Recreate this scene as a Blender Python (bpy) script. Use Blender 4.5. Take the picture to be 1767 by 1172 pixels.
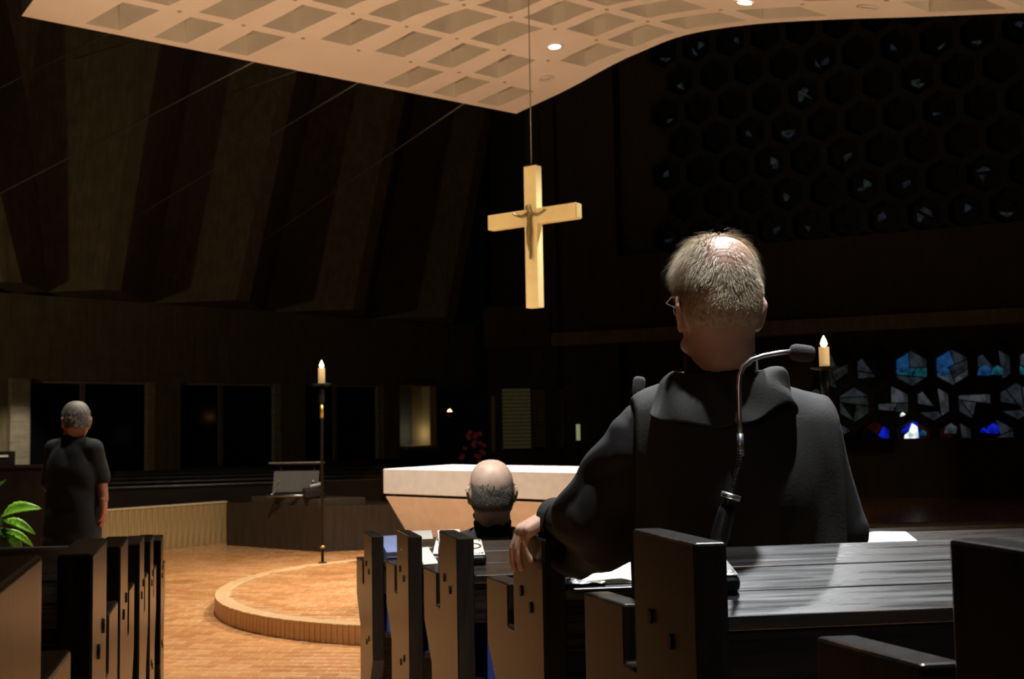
import bpy, bmesh, math, random
from mathutils import Vector as V, Matrix as M4
from mathutils.bvhtree import BVHTree
from mathutils import noise as mnoise
R = math.radians
PI = math.pi
random.seed(7)
for o in list(bpy.data.objects):
    bpy.data.objects.remove(o)
sc = bpy.context.scene
col = sc.collection

# ------------------------------------------------------------------ camera
FOC = 1914.0
EYE = 1.66
_p = math.atan(139 / FOC)
_r = R(1.0)
FW = V((0, math.cos(_p), math.sin(_p)))
_u = V((0, -math.sin(_p), math.cos(_p)))
RT = V((1, 0, 0)) * math.cos(_r) - _u * math.sin(_r)
UP = _u * math.cos(_r) + V((1, 0, 0)) * math.sin(_r)
CAM = V((0, 0, EYE))
cd = bpy.data.cameras.new('camera')
cd.sensor_width = 36
cd.lens = FOC / 1767 * 36
cd.clip_start = 0.05
cd.clip_end = 200
cd.dof.use_dof = True
cd.dof.focus_distance = 2.5
cd.dof.aperture_fstop = 9
cam = bpy.data.objects.new('camera', cd)
col.objects.link(cam)
mt = M4.Identity(3)
mt.col[0] = RT
mt.col[1] = UP
mt.col[2] = -FW
cam.matrix_world = M4.Translation(CAM) @ mt.to_4x4()
sc.camera = cam

# ------------------------------------------------------------------ world, exposure
w = bpy.data.worlds.new('world')
sc.world = w
w.use_nodes = True
w.node_tree.nodes['Background'].inputs[0].default_value = (0.5, 0.6, 0.8, 1)
w.node_tree.nodes['Background'].inputs[1].default_value = 0.0008
sc.view_settings.view_transform = 'Standard'
sc.view_settings.look = 'None'
sc.view_settings.gamma = 1
sc.view_settings.use_curve_mapping = False
sc.view_settings.exposure = 0.0
try:
    sc.cycles.max_bounces = 7
    sc.cycles.sample_clamp_indirect = 4
except Exception:
    pass


def spot(loc, tgt, watts, colr, ang=60, blend=.6, rad=.06):
    l = bpy.data.lights.new('spot_lamp', 'SPOT')
    l.energy = watts
    l.color = colr
    l.spot_size = R(ang)
    l.spot_blend = blend
    l.shadow_soft_size = rad
    o = bpy.data.objects.new('spot_lamp', l)
    col.objects.link(o)
    o.location = loc
    o.rotation_euler = (V(tgt) - V(loc)).to_track_quat('-Z', 'Y').to_euler()
    return o


WARM = (1.0, .74, .50)
NEUT = (1.0, .88, .72)
COOL = (.93, .97, 1.0)
# two lit canopy downlights, then added spots that brighten floor, altar and low wall
WHITE = (1.0, .95, .87)
spot((.556, 12.50, 5.93), (-.1, 11.9, 1.0), 1900, WHITE, 66, .6)
spot((2.32, 10.45, 5.60), (.3, 10.9, 0), 700, WHITE, 75, .7)
spot((-2.2, 9.6, 5.75), (-2.2, 9.8, 0), 1050, NEUT, 100, .9)
spot((0.2, 7.4, 5.6), (-1.3, 9.2, 0), 800, WHITE, 95, .9)
spot((-2.9, 11.0, 5.75), (-5.0, 14.6, 0), 750, NEUT, 80, .9)
# lamps high above the stalls
spot((.85, 1.85, 6.3), (.50, 2.5, 1.9), 1150, COOL, 34, .7, .05)
spot((1.15, 4.2, 6.2), (.95, 2.3, 1.4), 2700, COOL, 30, .7, .08)
spot((2.45, 7.2, 5.15), (.80, 2.2, 1.3), 420, COOL, 34, .7, .10)
spot((-.5, 3.2, 6.4), (-.1, 4.3, 1.3), 1700, WHITE, 34, .7, .05)
spot((-2.9, 7.3, 6.3), (-2.8, 6.9, 1.0), 560, WHITE, 40, .8, .05)  # added lamp, brightens the plant and the far-left figure
# added warm spot behind the camera, floor bounce for neck and hand
spot((-1.9, -1.6, 2.2), (.42, 2.5, 1.72), 34, (1.0, .50, .26), 17, .9, .15)
# added up-lights, unseen, standing in for floor bounce onto the canopy underside
spot((-6.5, 5.5, 1.2), (-1.4, 10.5, 5.8), 980, WARM, 62, .8, .3)
spot((5.6, 5.0, 1.2), (1.0, 10.2, 5.8), 760, WARM, 62, .8, .3)
# spot on the hanging cross
spot((-3.4, 3.8, 5.2), (.19, 10.9, 3.35), 620, (1.0, .78, .42), 15, .5, .05)
# added unseen spot, gives the side wall its dim warm light
spot((-12.3, 11.5, 3.0), (-8.5, 27, 5.6), 390, (1.0, .82, .46), 80, .9, .3)
# lamp over the aisle at the far left, lights the pale pier
spot((-7.8, 19.5, 4.3), (-10.6, 23.9, 1.2), 900, (1.0, .9, .7), 20, .9, .05)


# ------------------------------------------------------------------ picture helpers
def ray(x, y):
    return FW * FOC + RT * (x - 883.5) - UP * (y - 586)


def at(x, y, D):
    d = ray(x, y)
    return CAM + d * (D / d.y)


def onz(x, y, z):
    d = ray(x, y)
    return CAM + d * ((z - EYE) / d.z)


def onplane(x, y, P0, n):
    d = ray(x, y)
    return CAM + d * ((P0 - CAM).dot(n) / d.dot(n))


# ------------------------------------------------------------------ materials
class NT:
    def __init__(s, name):
        s.m = bpy.data.materials.new(name)
        s.m.use_nodes = True
        s.t = s.m.node_tree
        s.b = s.t.nodes['Principled BSDF']

    def n(s, typ, **kw):
        nd = s.t.nodes.new(typ)
        for k, v in kw.items():
            if k.startswith('i_'):
                key = k[2:]
                key = int(key) if key.isdigit() else key.replace('_', ' ')
                nd.inputs[key].default_value = v
            else:
                setattr(nd, k, v)
        return nd

    def l(s, a, b):
        s.t.links.new(a, b)

    def ramp(s, src, stops):
        r = s.n('ShaderNodeValToRGB')
        e = r.color_ramp.elements
        while len(e) < len(stops):
            e.new(.5)
        for el, (p, c) in zip(e, stops):
            el.position = p
            el.color = tuple(c) + (1,) if len(c) == 3 else c
        s.l(src, r.inputs[0])
        return r.outputs[0]

    def bump(s, src, st=.2, dist=.01):
        b = s.n('ShaderNodeBump')
        b.inputs['Strength'].default_value = st
        b.inputs['Distance'].default_value = dist
        s.l(src, b.inputs['Height'])
        s.l(b.outputs[0], s.b.inputs['Normal'])

    def coords(s, kind='Object', scale=(1, 1, 1), rot=(0, 0, 0)):
        tc = s.n('ShaderNodeTexCoord')
        mp = s.n('ShaderNodeMapping')
        mp.inputs['Scale'].default_value = scale
        mp.inputs['Rotation'].default_value = rot
        s.l(tc.outputs[kind], mp.inputs[0])
        return mp.outputs[0]

    def noise(s, vec, scale=5, detail=4, rough=.5):
        n = s.n('ShaderNodeTexNoise')
        n.inputs['Scale'].default_value = scale
        n.inputs['Detail'].default_value = detail
        n.inputs['Roughness'].default_value = rough
        if vec:
            s.l(vec, n.inputs['Vector'])
        return n.outputs[0]


def plain(name, c, rough=.5, metal=0, emit=None, es=0, noise=0, sc_=30, bump=0, coat=0, sheen=0):
    t = NT(name)
    t.b.inputs['Roughness'].default_value = rough
    t.b.inputs['Metallic'].default_value = metal
    if coat:
        t.b.inputs['Coat Weight'].default_value = coat
    if sheen:
        t.b.inputs['Sheen Weight'].default_value = sheen
    nz = t.noise(t.coords(), sc_)
    k0 = max(0, 1 - noise)
    col_ = t.ramp(nz, [(.3, [x * k0 for x in c]), (.7, [min(1, x * (1 + noise)) for x in c])])
    t.l(col_, t.b.inputs['Base Color'])
    if bump:
        t.bump(nz, bump, .003)
    if emit:
        t.b.inputs['Emission Color'].default_value = tuple(emit) + (1,)
        t.b.inputs['Emission Strength'].default_value = es
    return t.m


def lacquer(name, axis, rough=.3, wear=True):
    """black lacquered wood, grain along an axis, rubbed through at the edges"""
    t = NT(name)
    s = [26, 26, 26]
    s[axis] = 1.2
    v = t.coords('Object', tuple(s)) if axis else t.coords('Object', tuple(s), (0, 0, 0))
    if axis == 0:
        # the grain follows the slanted rows
        rm = t.n('ShaderNodeMapping')
        rm.inputs['Rotation'].default_value = (0, 0, R(8.1))
        tc_ = t.n('ShaderNodeTexCoord')
        t.l(tc_.outputs['Object'], rm.inputs[0])
        t.l(rm.outputs[0], v.node.inputs[0])
    nz = t.noise(v, 3.0, 6, .6)
    base = t.ramp(nz, [(.35, (.006, .005, .0045)), (.62, (.016, .0135, .012)), (.8, (.03, .026, .022))])
    if wear:
        bv = t.n('ShaderNodeBevel')
        bv.samples = 4
        bv.inputs['Radius'].default_value = .007
        ge = t.n('ShaderNodeNewGeometry')
        dp = t.n('ShaderNodeVectorMath', operation='DOT_PRODUCT')
        t.l(bv.outputs[0], dp.inputs[0])
        t.l(ge.outputs['True Normal'], dp.inputs[1])
        edge = t.ramp(dp.outputs['Value'], [(.80, (1, 1, 1)), (.985, (0, 0, 0))])
        big = t.noise(t.coords(), 7, 3)
        mk = t.ramp(big, [(.52, (0, 0, 0)), (.66, (1, 1, 1))])
        mu = t.n('ShaderNodeMath', operation='MULTIPLY')
        t.l(edge, mu.inputs[0])
        t.l(mk, mu.inputs[1])
        mx = t.n('ShaderNodeMix', data_type='RGBA')
        t.l(mu.outputs[0], mx.inputs['Factor'])
        t.l(base, mx.inputs['A'])
        mx.inputs['B'].default_value = (.20, .085, .025, 1)
        base = mx.outputs['Result']
    t.l(base, t.b.inputs['Base Color'])
    rr = t.ramp(nz, [(.3, (rough * (.92 if axis == 2 else .72),) * 3), (.75, (rough * (1.1 if axis == 2 else 1.4),) * 3)])
    t.l(rr, t.b.inputs['Roughness'])
    t.b.inputs['Specular IOR Level'].default_value = .33 if axis == 2 else .75
    t.bump(nz, .06 if axis == 2 else .16, .0010)
    return t.m


def brickmat(name, A, B, rot, mortar=(.66, .50, .33), rough=.26, plane=True):
    """glazed orange pavers; every brick has its own tone, found from its place in the bond"""
    t = NT(name)
    ge = t.n('ShaderNodeNewGeometry')
    mp = t.n('ShaderNodeMapping')
    mp.inputs['Rotation'].default_value = (0, 0, rot)
    t.l(ge.outputs['Position'], mp.inputs[0])
    sp = t.n('ShaderNodeSeparateXYZ')
    t.l(mp.outputs[0], sp.inputs[0])

    def m(op, a, b=None, **k):
        nd = t.n('ShaderNodeMath', operation=op)
        for i, q in enumerate([a, b]):
            if q is None:
                continue
            if isinstance(q, (int, float)):
                nd.inputs[i].default_value = q
            else:
                t.l(q, nd.inputs[i])
        return nd.outputs[0]
    vv = m('DIVIDE', sp.outputs[1], B)
    row = m('FLOOR', vv)
    off = m('MULTIPLY', m('FLOORED_MODULO', row, 2.0), .5)
    uu = m('ADD', m('DIVIDE', sp.outputs[0], A), off)
    cx = m('FLOOR', uu)
    cb = t.n('ShaderNodeCombineXYZ')
    t.l(cx, cb.inputs[0])
    t.l(row, cb.inputs[1])
    wn = t.n('ShaderNodeTexWhiteNoise')
    t.l(cb.outputs[0], wn.inputs['Vector'])
    c = t.ramp(wn.outputs['Value'], [(0, (.50, .22, .075)), (.35, (.55, .25, .09)), (.7, (.60, .29, .11)), (1, (.64, .34, .15))])
    nz = t.noise(mp.outputs[0], 9, 5)
    mx = t.n('ShaderNodeMix', data_type='RGBA', blend_type='MULTIPLY')
    mx.inputs['Factor'].default_value = .6
    t.l(c, mx.inputs['A'])
    t.l(t.ramp(nz, [(.3, (.86, .84, .82)), (.7, (1.05, 1.05, 1.05))]), mx.inputs['B'])
    c = mx.outputs['Result']
    if plane:
        du = m('ABSOLUTE', m('SUBTRACT', m('FRACT', uu), .5))
        dv = m('ABSOLUTE', m('SUBTRACT', m('FRACT', vv), .5))
        ju = m('GREATER_THAN', du, .5 - JU / 2 / A)
        jv = m('GREATER_THAN', dv, .5 - JV / 2 / B)
        j = m('MAXIMUM', ju, jv)
        m2 = t.n('ShaderNodeMix', data_type='RGBA')
        t.l(j, m2.inputs['Factor'])
        t.l(c, m2.inputs['A'])
        m2.inputs['B'].default_value = mortar + (1,)
        c = m2.outputs['Result']
    t.l(c, t.b.inputs['Base Color'])
    fine = t.noise(ge.outputs['Position'], 14, 3)
    t.l(t.ramp(fine, [(.3, (rough * .6,) * 3), (.7, (rough * 1.3,) * 3)]), t.b.inputs['Roughness'])
    t.bump(t.noise(ge.outputs['Position'], 16, 3), .5, .006)
    return t.m


def concrete(name, c, board=0.0, vertical=True, dark=.6):
    t = NT(name)
    sx = (1, 1, 8) if vertical is False else (7, 7, .5)
    v = t.coords('Object', sx)
    nz = t.noise(v, 1.6, 6, .65)
    sm = t.noise(t.coords(), 3, 6, .6)
    mx = t.n('ShaderNodeMix', data_type='RGBA', blend_type='MULTIPLY')
    mx.inputs['Factor'].default_value = 1
    t.l(t.ramp(nz, [(.3, [x * dark for x in c]), (.7, c)]), mx.inputs['A'])
    t.l(t.ramp(sm, [(.3, (.7, .7, .7)), (.65, (1, 1, 1))]), mx.inputs['B'])
    t.l(mx.outputs['Result'], t.b.inputs['Base Color'])
    t.b.inputs['Roughness'].default_value = .9
    t.bump(nz, .5, .02)
    return t.m


BR_A, BR_B, BR_ROT = .23, .115, R(6)
JU, JV = .005, .017
MT = {
    'panel': lacquer('black_lacquer_upright', 2, .30),
    'board': lacquer('black_lacquer_board', 0, .30),
    'farpew': plain('dark_stained_wood', (.012, .008, .006), .35, noise=.4, sc_=6),
    'brick': brickmat('glazed_paver', BR_A, BR_B, BR_ROT, plane=False),
    'paving': brickmat('glazed_paving', BR_A, BR_B, BR_ROT, plane=True),
    'mortar': plain('sandy_mortar', (.42, .29, .17), .8, noise=.15),
    'riser': plain('riser_brick', (.62, .38, .17), .45, noise=.3, sc_=5, bump=.2),
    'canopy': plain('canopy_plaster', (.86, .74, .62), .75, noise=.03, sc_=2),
    'coffer': plain('shaded_coffer_plaster', (.62, .55, .44), .8, noise=.05, sc_=3),  # darker than the soffit, recess shade put into the colour
    'stone': plain('white_altar_stone', (.74, .76, .77), .6, noise=.06, sc_=9, bump=.15),
    'stone2': plain('altar_base_stone', (.74, .66, .58), .65, noise=.06, sc_=9, bump=.1),
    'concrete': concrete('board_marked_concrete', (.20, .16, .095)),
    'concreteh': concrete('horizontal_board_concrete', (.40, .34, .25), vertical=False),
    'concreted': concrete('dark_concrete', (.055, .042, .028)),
    'black': plain('black_plastic', (.012, .012, .013), .4, noise=.1),
    'iron': plain('black_iron', (.008, .008, .008), .45, metal=0, noise=.1),
    'chrome': plain('brushed_chrome', (.85, .85, .86), .30, metal=1, noise=.04),
    'steel': plain('satin_steel', (.5, .52, .56), .35, metal=1, noise=.06),
    'brass': plain('old_brass', (.55, .36, .10), .35, metal=.9, noise=.1),
    'foam': plain('foam_windscreen', (.05, .040, .044), .95, noise=.3, sc_=400, bump=.6),
    'face': plain('beige_faceplate', (.62, .60, .54), .45, noise=.04),
    'paper': plain('white_paper', (.85, .84, .80), .7, noise=.03),
    'cream': plain('cream_paper', (.80, .70, .50), .7, noise=.05),
    'blue': plain('blue_cloth_cover', (.035, .06, .30), .6, noise=.15),
    'lblue': plain('pale_blue_cover', (.25, .35, .75), .5, noise=.08),
    'goldwood': plain('gilded_wood', (.86, .70, .36), .5, noise=.07, sc_=6, bump=.1),
    'goldend': plain('gilded_wood_end', (.40, .30, .12), .6, noise=.15, sc_=10),
    'bronze': plain('patinated_bronze', (.20, .145, .06), .45, metal=.5, noise=.2),
    'wax': plain('glowing_beeswax', (.85, .70, .42), .5, noise=.05, emit=(1, .62, .25), es=.38),  # flame light shining through the wax, put in as emission
    'flame': plain('candle_flame', (1, .8, .4), .5, emit=(1, .62, .22), es=22),
    'redflame': plain('lamp_flame', (1, .7, .4), .5, emit=(1, .45, .16), es=9),
    'lamp': plain('lamp_lens', (1, 1, 1), .4, emit=(1, .93, .78), es=9),
    'lampoff': plain('unlit_lamp_lens', (.75, .66, .55), .4, noise=.05),
    'robe': plain('black_habit_cloth', (.006, .0054, .005), .9, noise=.25, sc_=60, bump=.15),
    'sleeve': plain('dark_brown_black_cloth', (.0065, .0042, .0038), .85, noise=.2, sc_=40, bump=.12),
    'scap': plain('black_scapular_cloth', (.024, .0225, .019), .85, noise=.12, sc_=160, bump=.2),
    'shirt': plain('charcoal_clerical_cloth', (.022, .022, .023), .85, noise=.15, sc_=90, bump=.15, sheen=.1),
    'robe3': plain('black_cotton_habit', (.0095, .0105, .0105), .9, noise=.2, sc_=60, bump=.1),
    'lattice': plain('dark_concrete_lattice', (.016, .014, .011), .9, noise=.3, sc_=6),
    'shoe': plain('black_shoe_leather', (.01, .01, .01), .3, noise=.1),
    'eye': plain('eyeball', (.8, .78, .74), .2, noise=.02),
    'leaf': plain('bright_leaf', (.36, .80, .05), .4, noise=.25, sc_=25, bump=.2),
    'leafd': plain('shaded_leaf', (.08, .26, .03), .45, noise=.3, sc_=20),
    'stem': plain('plant_stem', (.12, .28, .06), .5, noise=.2),
    'pot': plain('terracotta_pot', (.28, .12, .06), .7, noise=.15),
    'soil': plain('potting_soil', (.03, .02, .012), .95, noise=.4),
    'red': plain('red_petal', (.35, .02, .015), .5, noise=.2, emit=(.5, .1, .08), es=.02),  # faint glow added to the petal colour
    'cable': plain('steel_cable', (.30, .28, .25), .45, metal=.7, noise=.1),
    'bag': plain('beige_cloth', (.50, .42, .30), .9, noise=.15),
}


def winglass(name, c, e=0.0, rough=.12):
    t = NT(name)
    t.b.inputs['Base Color'].default_value = c + (1,)
    t.b.inputs['Roughness'].default_value = rough
    if e:
        t.b.inputs['Emission Color'].default_value = c + (1,)
        t.b.inputs['Emission Strength'].default_value = e
    return t.m


MT['night'] = winglass('night_window_glass', (.004, .005, .006), 0)
MT['blind'] = plain('olive_blind', (.16, .15, .07), .8, noise=.2, sc_=8, emit=(.30, .28, .12), es=.04)  # faint glow added so the slats read as lit
MT['acrylic'] = plain('frosted_acrylic', (.30, .30, .29), .2, noise=.08)
t_ = MT['acrylic'].node_tree.nodes['Principled BSDF']
t_.inputs['Transmission Weight'].default_value = .6


def woodmat(name, c1, c2):
    t = NT(name)
    nz = t.noise(t.coords('Object', (20, 20, 1.5)), 1.6, 5)
    t.l(t.ramp(nz, [(.3, c1), (.7, c2)]), t.b.inputs['Base Color'])
    t.b.inputs['Roughness'].default_value = .6
    t.bump(nz, .2, .003)
    return t.m


MT['oak'] = woodmat('oak_plank', (.30, .20, .08), (.52, .38, .17))
MT['ambo'] = woodmat('dark_ambo_wood', (.022, .014, .008), (.045, .028, .015))


def skinmat(name, c):
    t = NT(name)
    nz = t.noise(t.coords(), 35, 4)
    t.l(t.ramp(nz, [(.3, [x * .82 for x in c]), (.7, c)]), t.b.inputs['Base Color'])
    t.b.inputs['Roughness'].default_value = .5
    t.b.inputs['Subsurface Weight'].default_value = .12
    t.b.inputs['Subsurface Radius'].default_value = (.012, .004, .002)
    t.b.inputs['Subsurface Scale'].default_value = 1
    return t.m


MT['skin'] = skinmat('skin', (.66, .40, .29))
MT['skin2'] = skinmat('skin_pale', (.76, .55, .44))
MT['skin3'] = skinmat('skin_ruddy', (.50, .20, .13))
MT['hair1'] = plain('greying_fair_hair', (.50, .41, .28), .55, noise=.35, sc_=120)
MT['hair2'] = plain('short_grey_hair', (.15, .145, .12), .65, noise=.4, sc_=150)
MT['hair3'] = plain('grey_hair', (.17, .15, .12), .6, noise=.3, sc_=90)


MT['iron'].node_tree.nodes['Principled BSDF'].inputs['Specular IOR Level'].default_value = .15

# ------------------------------------------------------------------ object helpers
def link(name, bm, mat, parent=None, smooth=False, loc=None):
    me = bpy.data.meshes.new(name)
    bm.normal_update()
    bm.to_mesh(me)
    bm.free()
    return linkme(name, me, mat, parent, smooth, loc)


def linkme(name, me, mat, parent=None, smooth=False, loc=None):
    if mat is not None:
        me.materials.clear()
        me.materials.append(mat if not isinstance(mat, str) else MT[mat])
    if smooth:
        me.polygons.foreach_set('use_smooth', [True] * len(me.polygons))
    o = bpy.data.objects.new(name, me)
    col.objects.link(o)
    if loc is not None:
        o.location = loc
    if parent is not None:
        o.parent = parent
    return o


def empty(name, loc=(0, 0, 0), rz=0):
    o = bpy.data.objects.new(name, None)
    o.empty_display_size = .1
    col.objects.link(o)
    o.location = loc
    o.rotation_euler = (0, 0, rz)
    return o


def tag(o, label=None, cat=None, group=None, kind=None):
    if label:
        o['label'] = label
    if cat:
        o['category'] = cat
    if group:
        o['group'] = group
    if kind:
        o['kind'] = kind
    return o


def copy_tree(o, parent=None):
    c = o.copy()
    col.objects.link(c)
    c.parent = parent
    for ch in list(o.children):
        copy_tree(ch, c)
    return c


def box(bm, a, b, m=None):
    """axis box between corners a and b, then matrix m"""
    vs = []
    for i in range(8):
        v = V((b[0] if i & 1 else a[0], b[1] if i & 2 else a[1], b[2] if i & 4 else a[2]))
        if m is not None:
            v = m @ v
        vs.append(bm.verts.new(v))
    for f in ((0, 2, 3, 1), (4, 5, 7, 6), (0, 1, 5, 4), (2, 6, 7, 3), (0, 4, 6, 2), (1, 3, 7, 5)):
        bm.faces.new([vs[i] for i in f])
    return vs


def bevel(bm, w, seg=2):
    bmesh.ops.recalc_face_normals(bm, faces=bm.faces)
    bmesh.ops.bevel(bm, geom=list(bm.edges), offset=w, segments=seg, affect='EDGES', profile=.5)
    return bm


def bbox(a, b, bw=0, seg=2, m=None):
    bm = bmesh.new()
    box(bm, a, b, m)
    if bw:
        bevel(bm, bw, seg)
    return bm


def prism(poly, t0, t1, axis=0, bw=0, m=None):
    """polygon of 2-D points extruded along an axis"""
    bm = bmesh.new()

    def mk(p, t):
        q = {0: (t, p[0], p[1]), 1: (p[0], t, p[1]), 2: (p[0], p[1], t)}[axis]
        q = V(q)
        return bm.verts.new(m @ q if m is not None else q)
    A = [mk(p, t0) for p in poly]
    B = [mk(p, t1) for p in poly]
    n = len(poly)
    bm.faces.new(A)
    bm.faces.new(B[::-1])
    for i in range(n):
        bm.faces.new((A[i], B[i], B[(i + 1) % n], A[(i + 1) % n]))
    bmesh.ops.recalc_face_normals(bm, faces=bm.faces)
    if bw:
        bevel(bm, bw)
    return bm


def tube(bm, pts, rad, seg=8, cap=True):
    pts = [V(p) for p in pts]
    rad = rad if isinstance(rad, (list, tuple)) else [rad] * len(pts)
    rings = []
    prev = None
    for i, p in enumerate(pts):
        d = (pts[min(i + 1, len(pts) - 1)] - pts[max(i - 1, 0)]).normalized()
        if prev is None:
            a = d.orthogonal().normalized()
        else:
            a = (prev - d * prev.dot(d)).normalized()
        prev = a
        b = d.cross(a)
        rings.append([bm.verts.new(p + (a * math.cos(2 * PI * k / seg) + b * math.sin(2 * PI * k / seg)) * rad[i]) for k in range(seg)])
    for i in range(len(rings) - 1):
        for k in range(seg):
            bm.faces.new((rings[i][k], rings[i][(k + 1) % seg], rings[i + 1][(k + 1) % seg], rings[i + 1][k]))
    if cap:
        bm.faces.new(rings[0][::-1])
        bm.faces.new(rings[-1])
    return bm


def lathe(prof, seg=24, c=(0, 0, 0)):
    """profile of (radius, height)"""
    bm = bmesh.new()
    c = V(c)
    rings = []
    for r, z in prof:
        if r < 1e-6:
            rings.append([bm.verts.new(c + V((0, 0, z)))])
        else:
            rings.append([bm.verts.new(c + V((r * math.cos(2 * PI * k / seg), r * math.sin(2 * PI * k / seg), z))) for k in range(seg)])
    for a, b in zip(rings, rings[1:]):
        for k in range(seg):
            k2 = (k + 1) % seg
            f = [a[k % len(a)], a[k2 % len(a)], b[k2 % len(b)], b[k % len(b)]]
            u = []
            for v in f:
                if v not in u:
                    u.append(v)
            if len(u) > 2:
                bm.faces.new(u)
    bmesh.ops.recalc_face_normals(bm, faces=bm.faces)
    return bm


# -- implicit-like figures: overlapping capsules and ellipsoids fused by a voxel remesh
class Fig:
    def __init__(s):
        s.bm = bmesh.new()

    def cap(s, p0, r0, p1, r1, flat=None):
        p0, p1 = V(p0), V(p1)
        d = (p1 - p0)
        if d.length < 1e-6:
            d = V((0, 0, 1))
        q = d.to_track_quat('Z', 'Y').to_matrix()
        g = bmesh.ops.create_icosphere(s.bm, subdivisions=3, radius=1)['verts']
        for v in g:
            c = v.co.copy()
            if c.z >= 0:
                v.co = p1 + q @ (c * r1)
            else:
                v.co = p0 + q @ (c * r0)
        return s

    def ell(s, c, r, rot=None, pw=2.0):
        c = V(c)
        g = bmesh.ops.create_icosphere(s.bm, subdivisions=4, radius=1)['verts']
        for v in g:
            u = v.co.copy()
            if pw != 2:
                k = (abs(u.x) ** pw + abs(u.y) ** pw + abs(u.z) ** pw) ** (-1 / pw)
                u = u * k
            u = V((u.x * r[0], u.y * r[1], u.z * r[2]))
            if rot is not None:
                u = rot @ u
            v.co = c + u
        return s

    def mesh(s, name, vox, smooth=4):
        me = bpy.data.meshes.new(name + '_src')
        s.bm.to_mesh(me)
        s.bm.free()
        o = bpy.data.objects.new(name + '_src', me)
        col.objects.link(o)
        md = o.modifiers.new('r', 'REMESH')
        md.mode = 'VOXEL'
        md.voxel_size = vox
        if smooth:
            ms = o.modifiers.new('s', 'SMOOTH')
            ms.factor = .5
            ms.iterations = smooth
        dg = bpy.context.evaluated_depsgraph_get()
        out = bpy.data.meshes.new_from_object(o.evaluated_get(dg))
        bpy.data.objects.remove(o)
        bpy.data.meshes.remove(me)
        out.name = name
        return out


def hand(F, w, d, n, sd, curls=(55, 28, 18), sc_=1.0, thumb=(.55, .75, -.3)):
    """w wrist, d pointing direction, n back of the hand, sd towards the thumb"""
    w, d, n, sd = V(w), V(d).normalized(), V(n).normalized(), V(sd).normalized()
    L = [(.040, .024, .019), (.045, .028, .021), (.042, .026, .020), (.032, .020, .017)]
    for k in range(4):
        lat = (1.5 - k) * .0205 * sc_
        base = w + d * (.088 - (.004, 0, .004, .012)[k]) * sc_ + sd * lat + n * (0, .002, .001, -.002)[k]
        F.cap(w + sd * lat * .55, .0175 * sc_, base, .0125 * sc_)
        F.cap(w + sd * lat * .7 - n * .006, .015 * sc_, base - n * .006, .011 * sc_)
        p, a = base, 0
        r = (.0100, .0104, .0100, .0090)[k] * sc_
        for j in range(3):
            a += R(curls[j] + (0, 0, 3, 7)[k])
            dd = d * math.cos(a) - n * math.sin(a) + sd * (1.5 - k) * .03
            q = p + dd.normalized() * L[k][j] * sc_
            F.cap(p, r, q, r * .9)
            p, r = q, r * .9
    b = w + d * .025 * sc_ + sd * .022 * sc_
    t1 = b + (d * thumb[0] + sd * thumb[1] + n * thumb[2] * .5).normalized() * .042 * sc_
    t2 = t1 + (d * (thumb[0] + .3) + sd * thumb[1] * .6 + n * thumb[2]).normalized() * .030 * sc_
    t3 = t2 + (d * (thumb[0] + .5) + sd * thumb[1] * .3 + n * thumb[2] * 1.6).normalized() * .024 * sc_
    F.cap(b, .0155 * sc_, t1, .0115 * sc_)
    F.cap(t1, .0112 * sc_, t2, .0102 * sc_)
    F.cap(t2, .010 * sc_, t3, .0082 * sc_)


def headrot(yaw, pitch=0, roll=0):
    """the head faces local +Y; yaw turns it to the left"""
    return (M4.Rotation(R(yaw), 3, 'Z') @ M4.Rotation(R(pitch), 3, 'X') @ M4.Rotation(R(roll), 3, 'Y'))


def head(F, c, q, k=1.0, neck=None, neckr=.062, ez=-.030):
    """skull, face, ears and neck around centre c"""
    c = V(c)
    T = lambda x, y, z: c + q @ (V((x, y, z)) * k)
    s = lambda *r: tuple(a * k for a in r)
    F.ell(T(0, -.002, .012), s(.079, .100, .098), q, 2.35)
    F.ell(T(0, .030, -.045), s(.066, .070, .085), q, 2.2)
    F.ell(T(0, -.020, -.020), s(.0765, .080, .085), q, 2.7)
    F.ell(T(0, -.028, -.062), s(.066, .056, .062), q, 2.3)
    F.ell(T(0, .058, -.088), s(.045, .040, .034), q, 2.2)
    F.ell(T(0, .088, -.108), s(.020, .016, .016), q)
    F.ell(T(0, .090, .010), s(.050, .014, .012), q)
    for sx in (-1, 1):
        F.ell(T(sx * .040, .072, -.045), s(.022, .022, .022), q)
        F.ell(T(sx * .034, .052, -.100), s(.030, .045, .022), q)
        # ear: outer rim and lobe
        pts = [(-.002, .004), (.002, .024), (-.008, .036), (-.022, .034), (-.028, .018), (-.022, -.004), (-.012, -.022), (-.002, -.028)]
        for (y0, z0), (y1, z1) in zip(pts, pts[1:]):
            F.cap(T(sx * (.080 - .45 * y0), y0 + .004, z0 + ez), .0055 * k, T(sx * (.080 - .45 * y1), y1 + .004, z1 + ez), .0055 * k)
        F.ell(T(sx * .0825, -.006, ez + .002), s(.005, .014, .026), q)
        F.cap(T(sx * .072, .0, ez - .022), .009 * k, T(sx * .081, -.004, ez - .022), .0075 * k)
        F.ell(T(sx * .074, .004, ez), s(.010, .012, .028), q)
    F.cap(T(0, .098, -.010), .009 * k, T(0, .118, -.040), .012 * k)
    F.cap(T(-.012, .104, -.046), .008 * k, T(.012, .104, -.046), .008 * k)
    F.cap(T(-.020, .094, -.072), .007 * k, T(.020, .094, -.072), .007 * k)
    F.cap(T(-.016, .092, -.082), .008 * k, T(.016, .092, -.082), .008 * k)
    if neck is not None:
        F.cap(T(0, -.022, -.06), neckr * k * .95, neck, neckr * 1.1)
        F.cap(T(0, .01, -.08), neckr * k * .85, V(neck) + V((0, .02, .0)), neckr)
    return T


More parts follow.
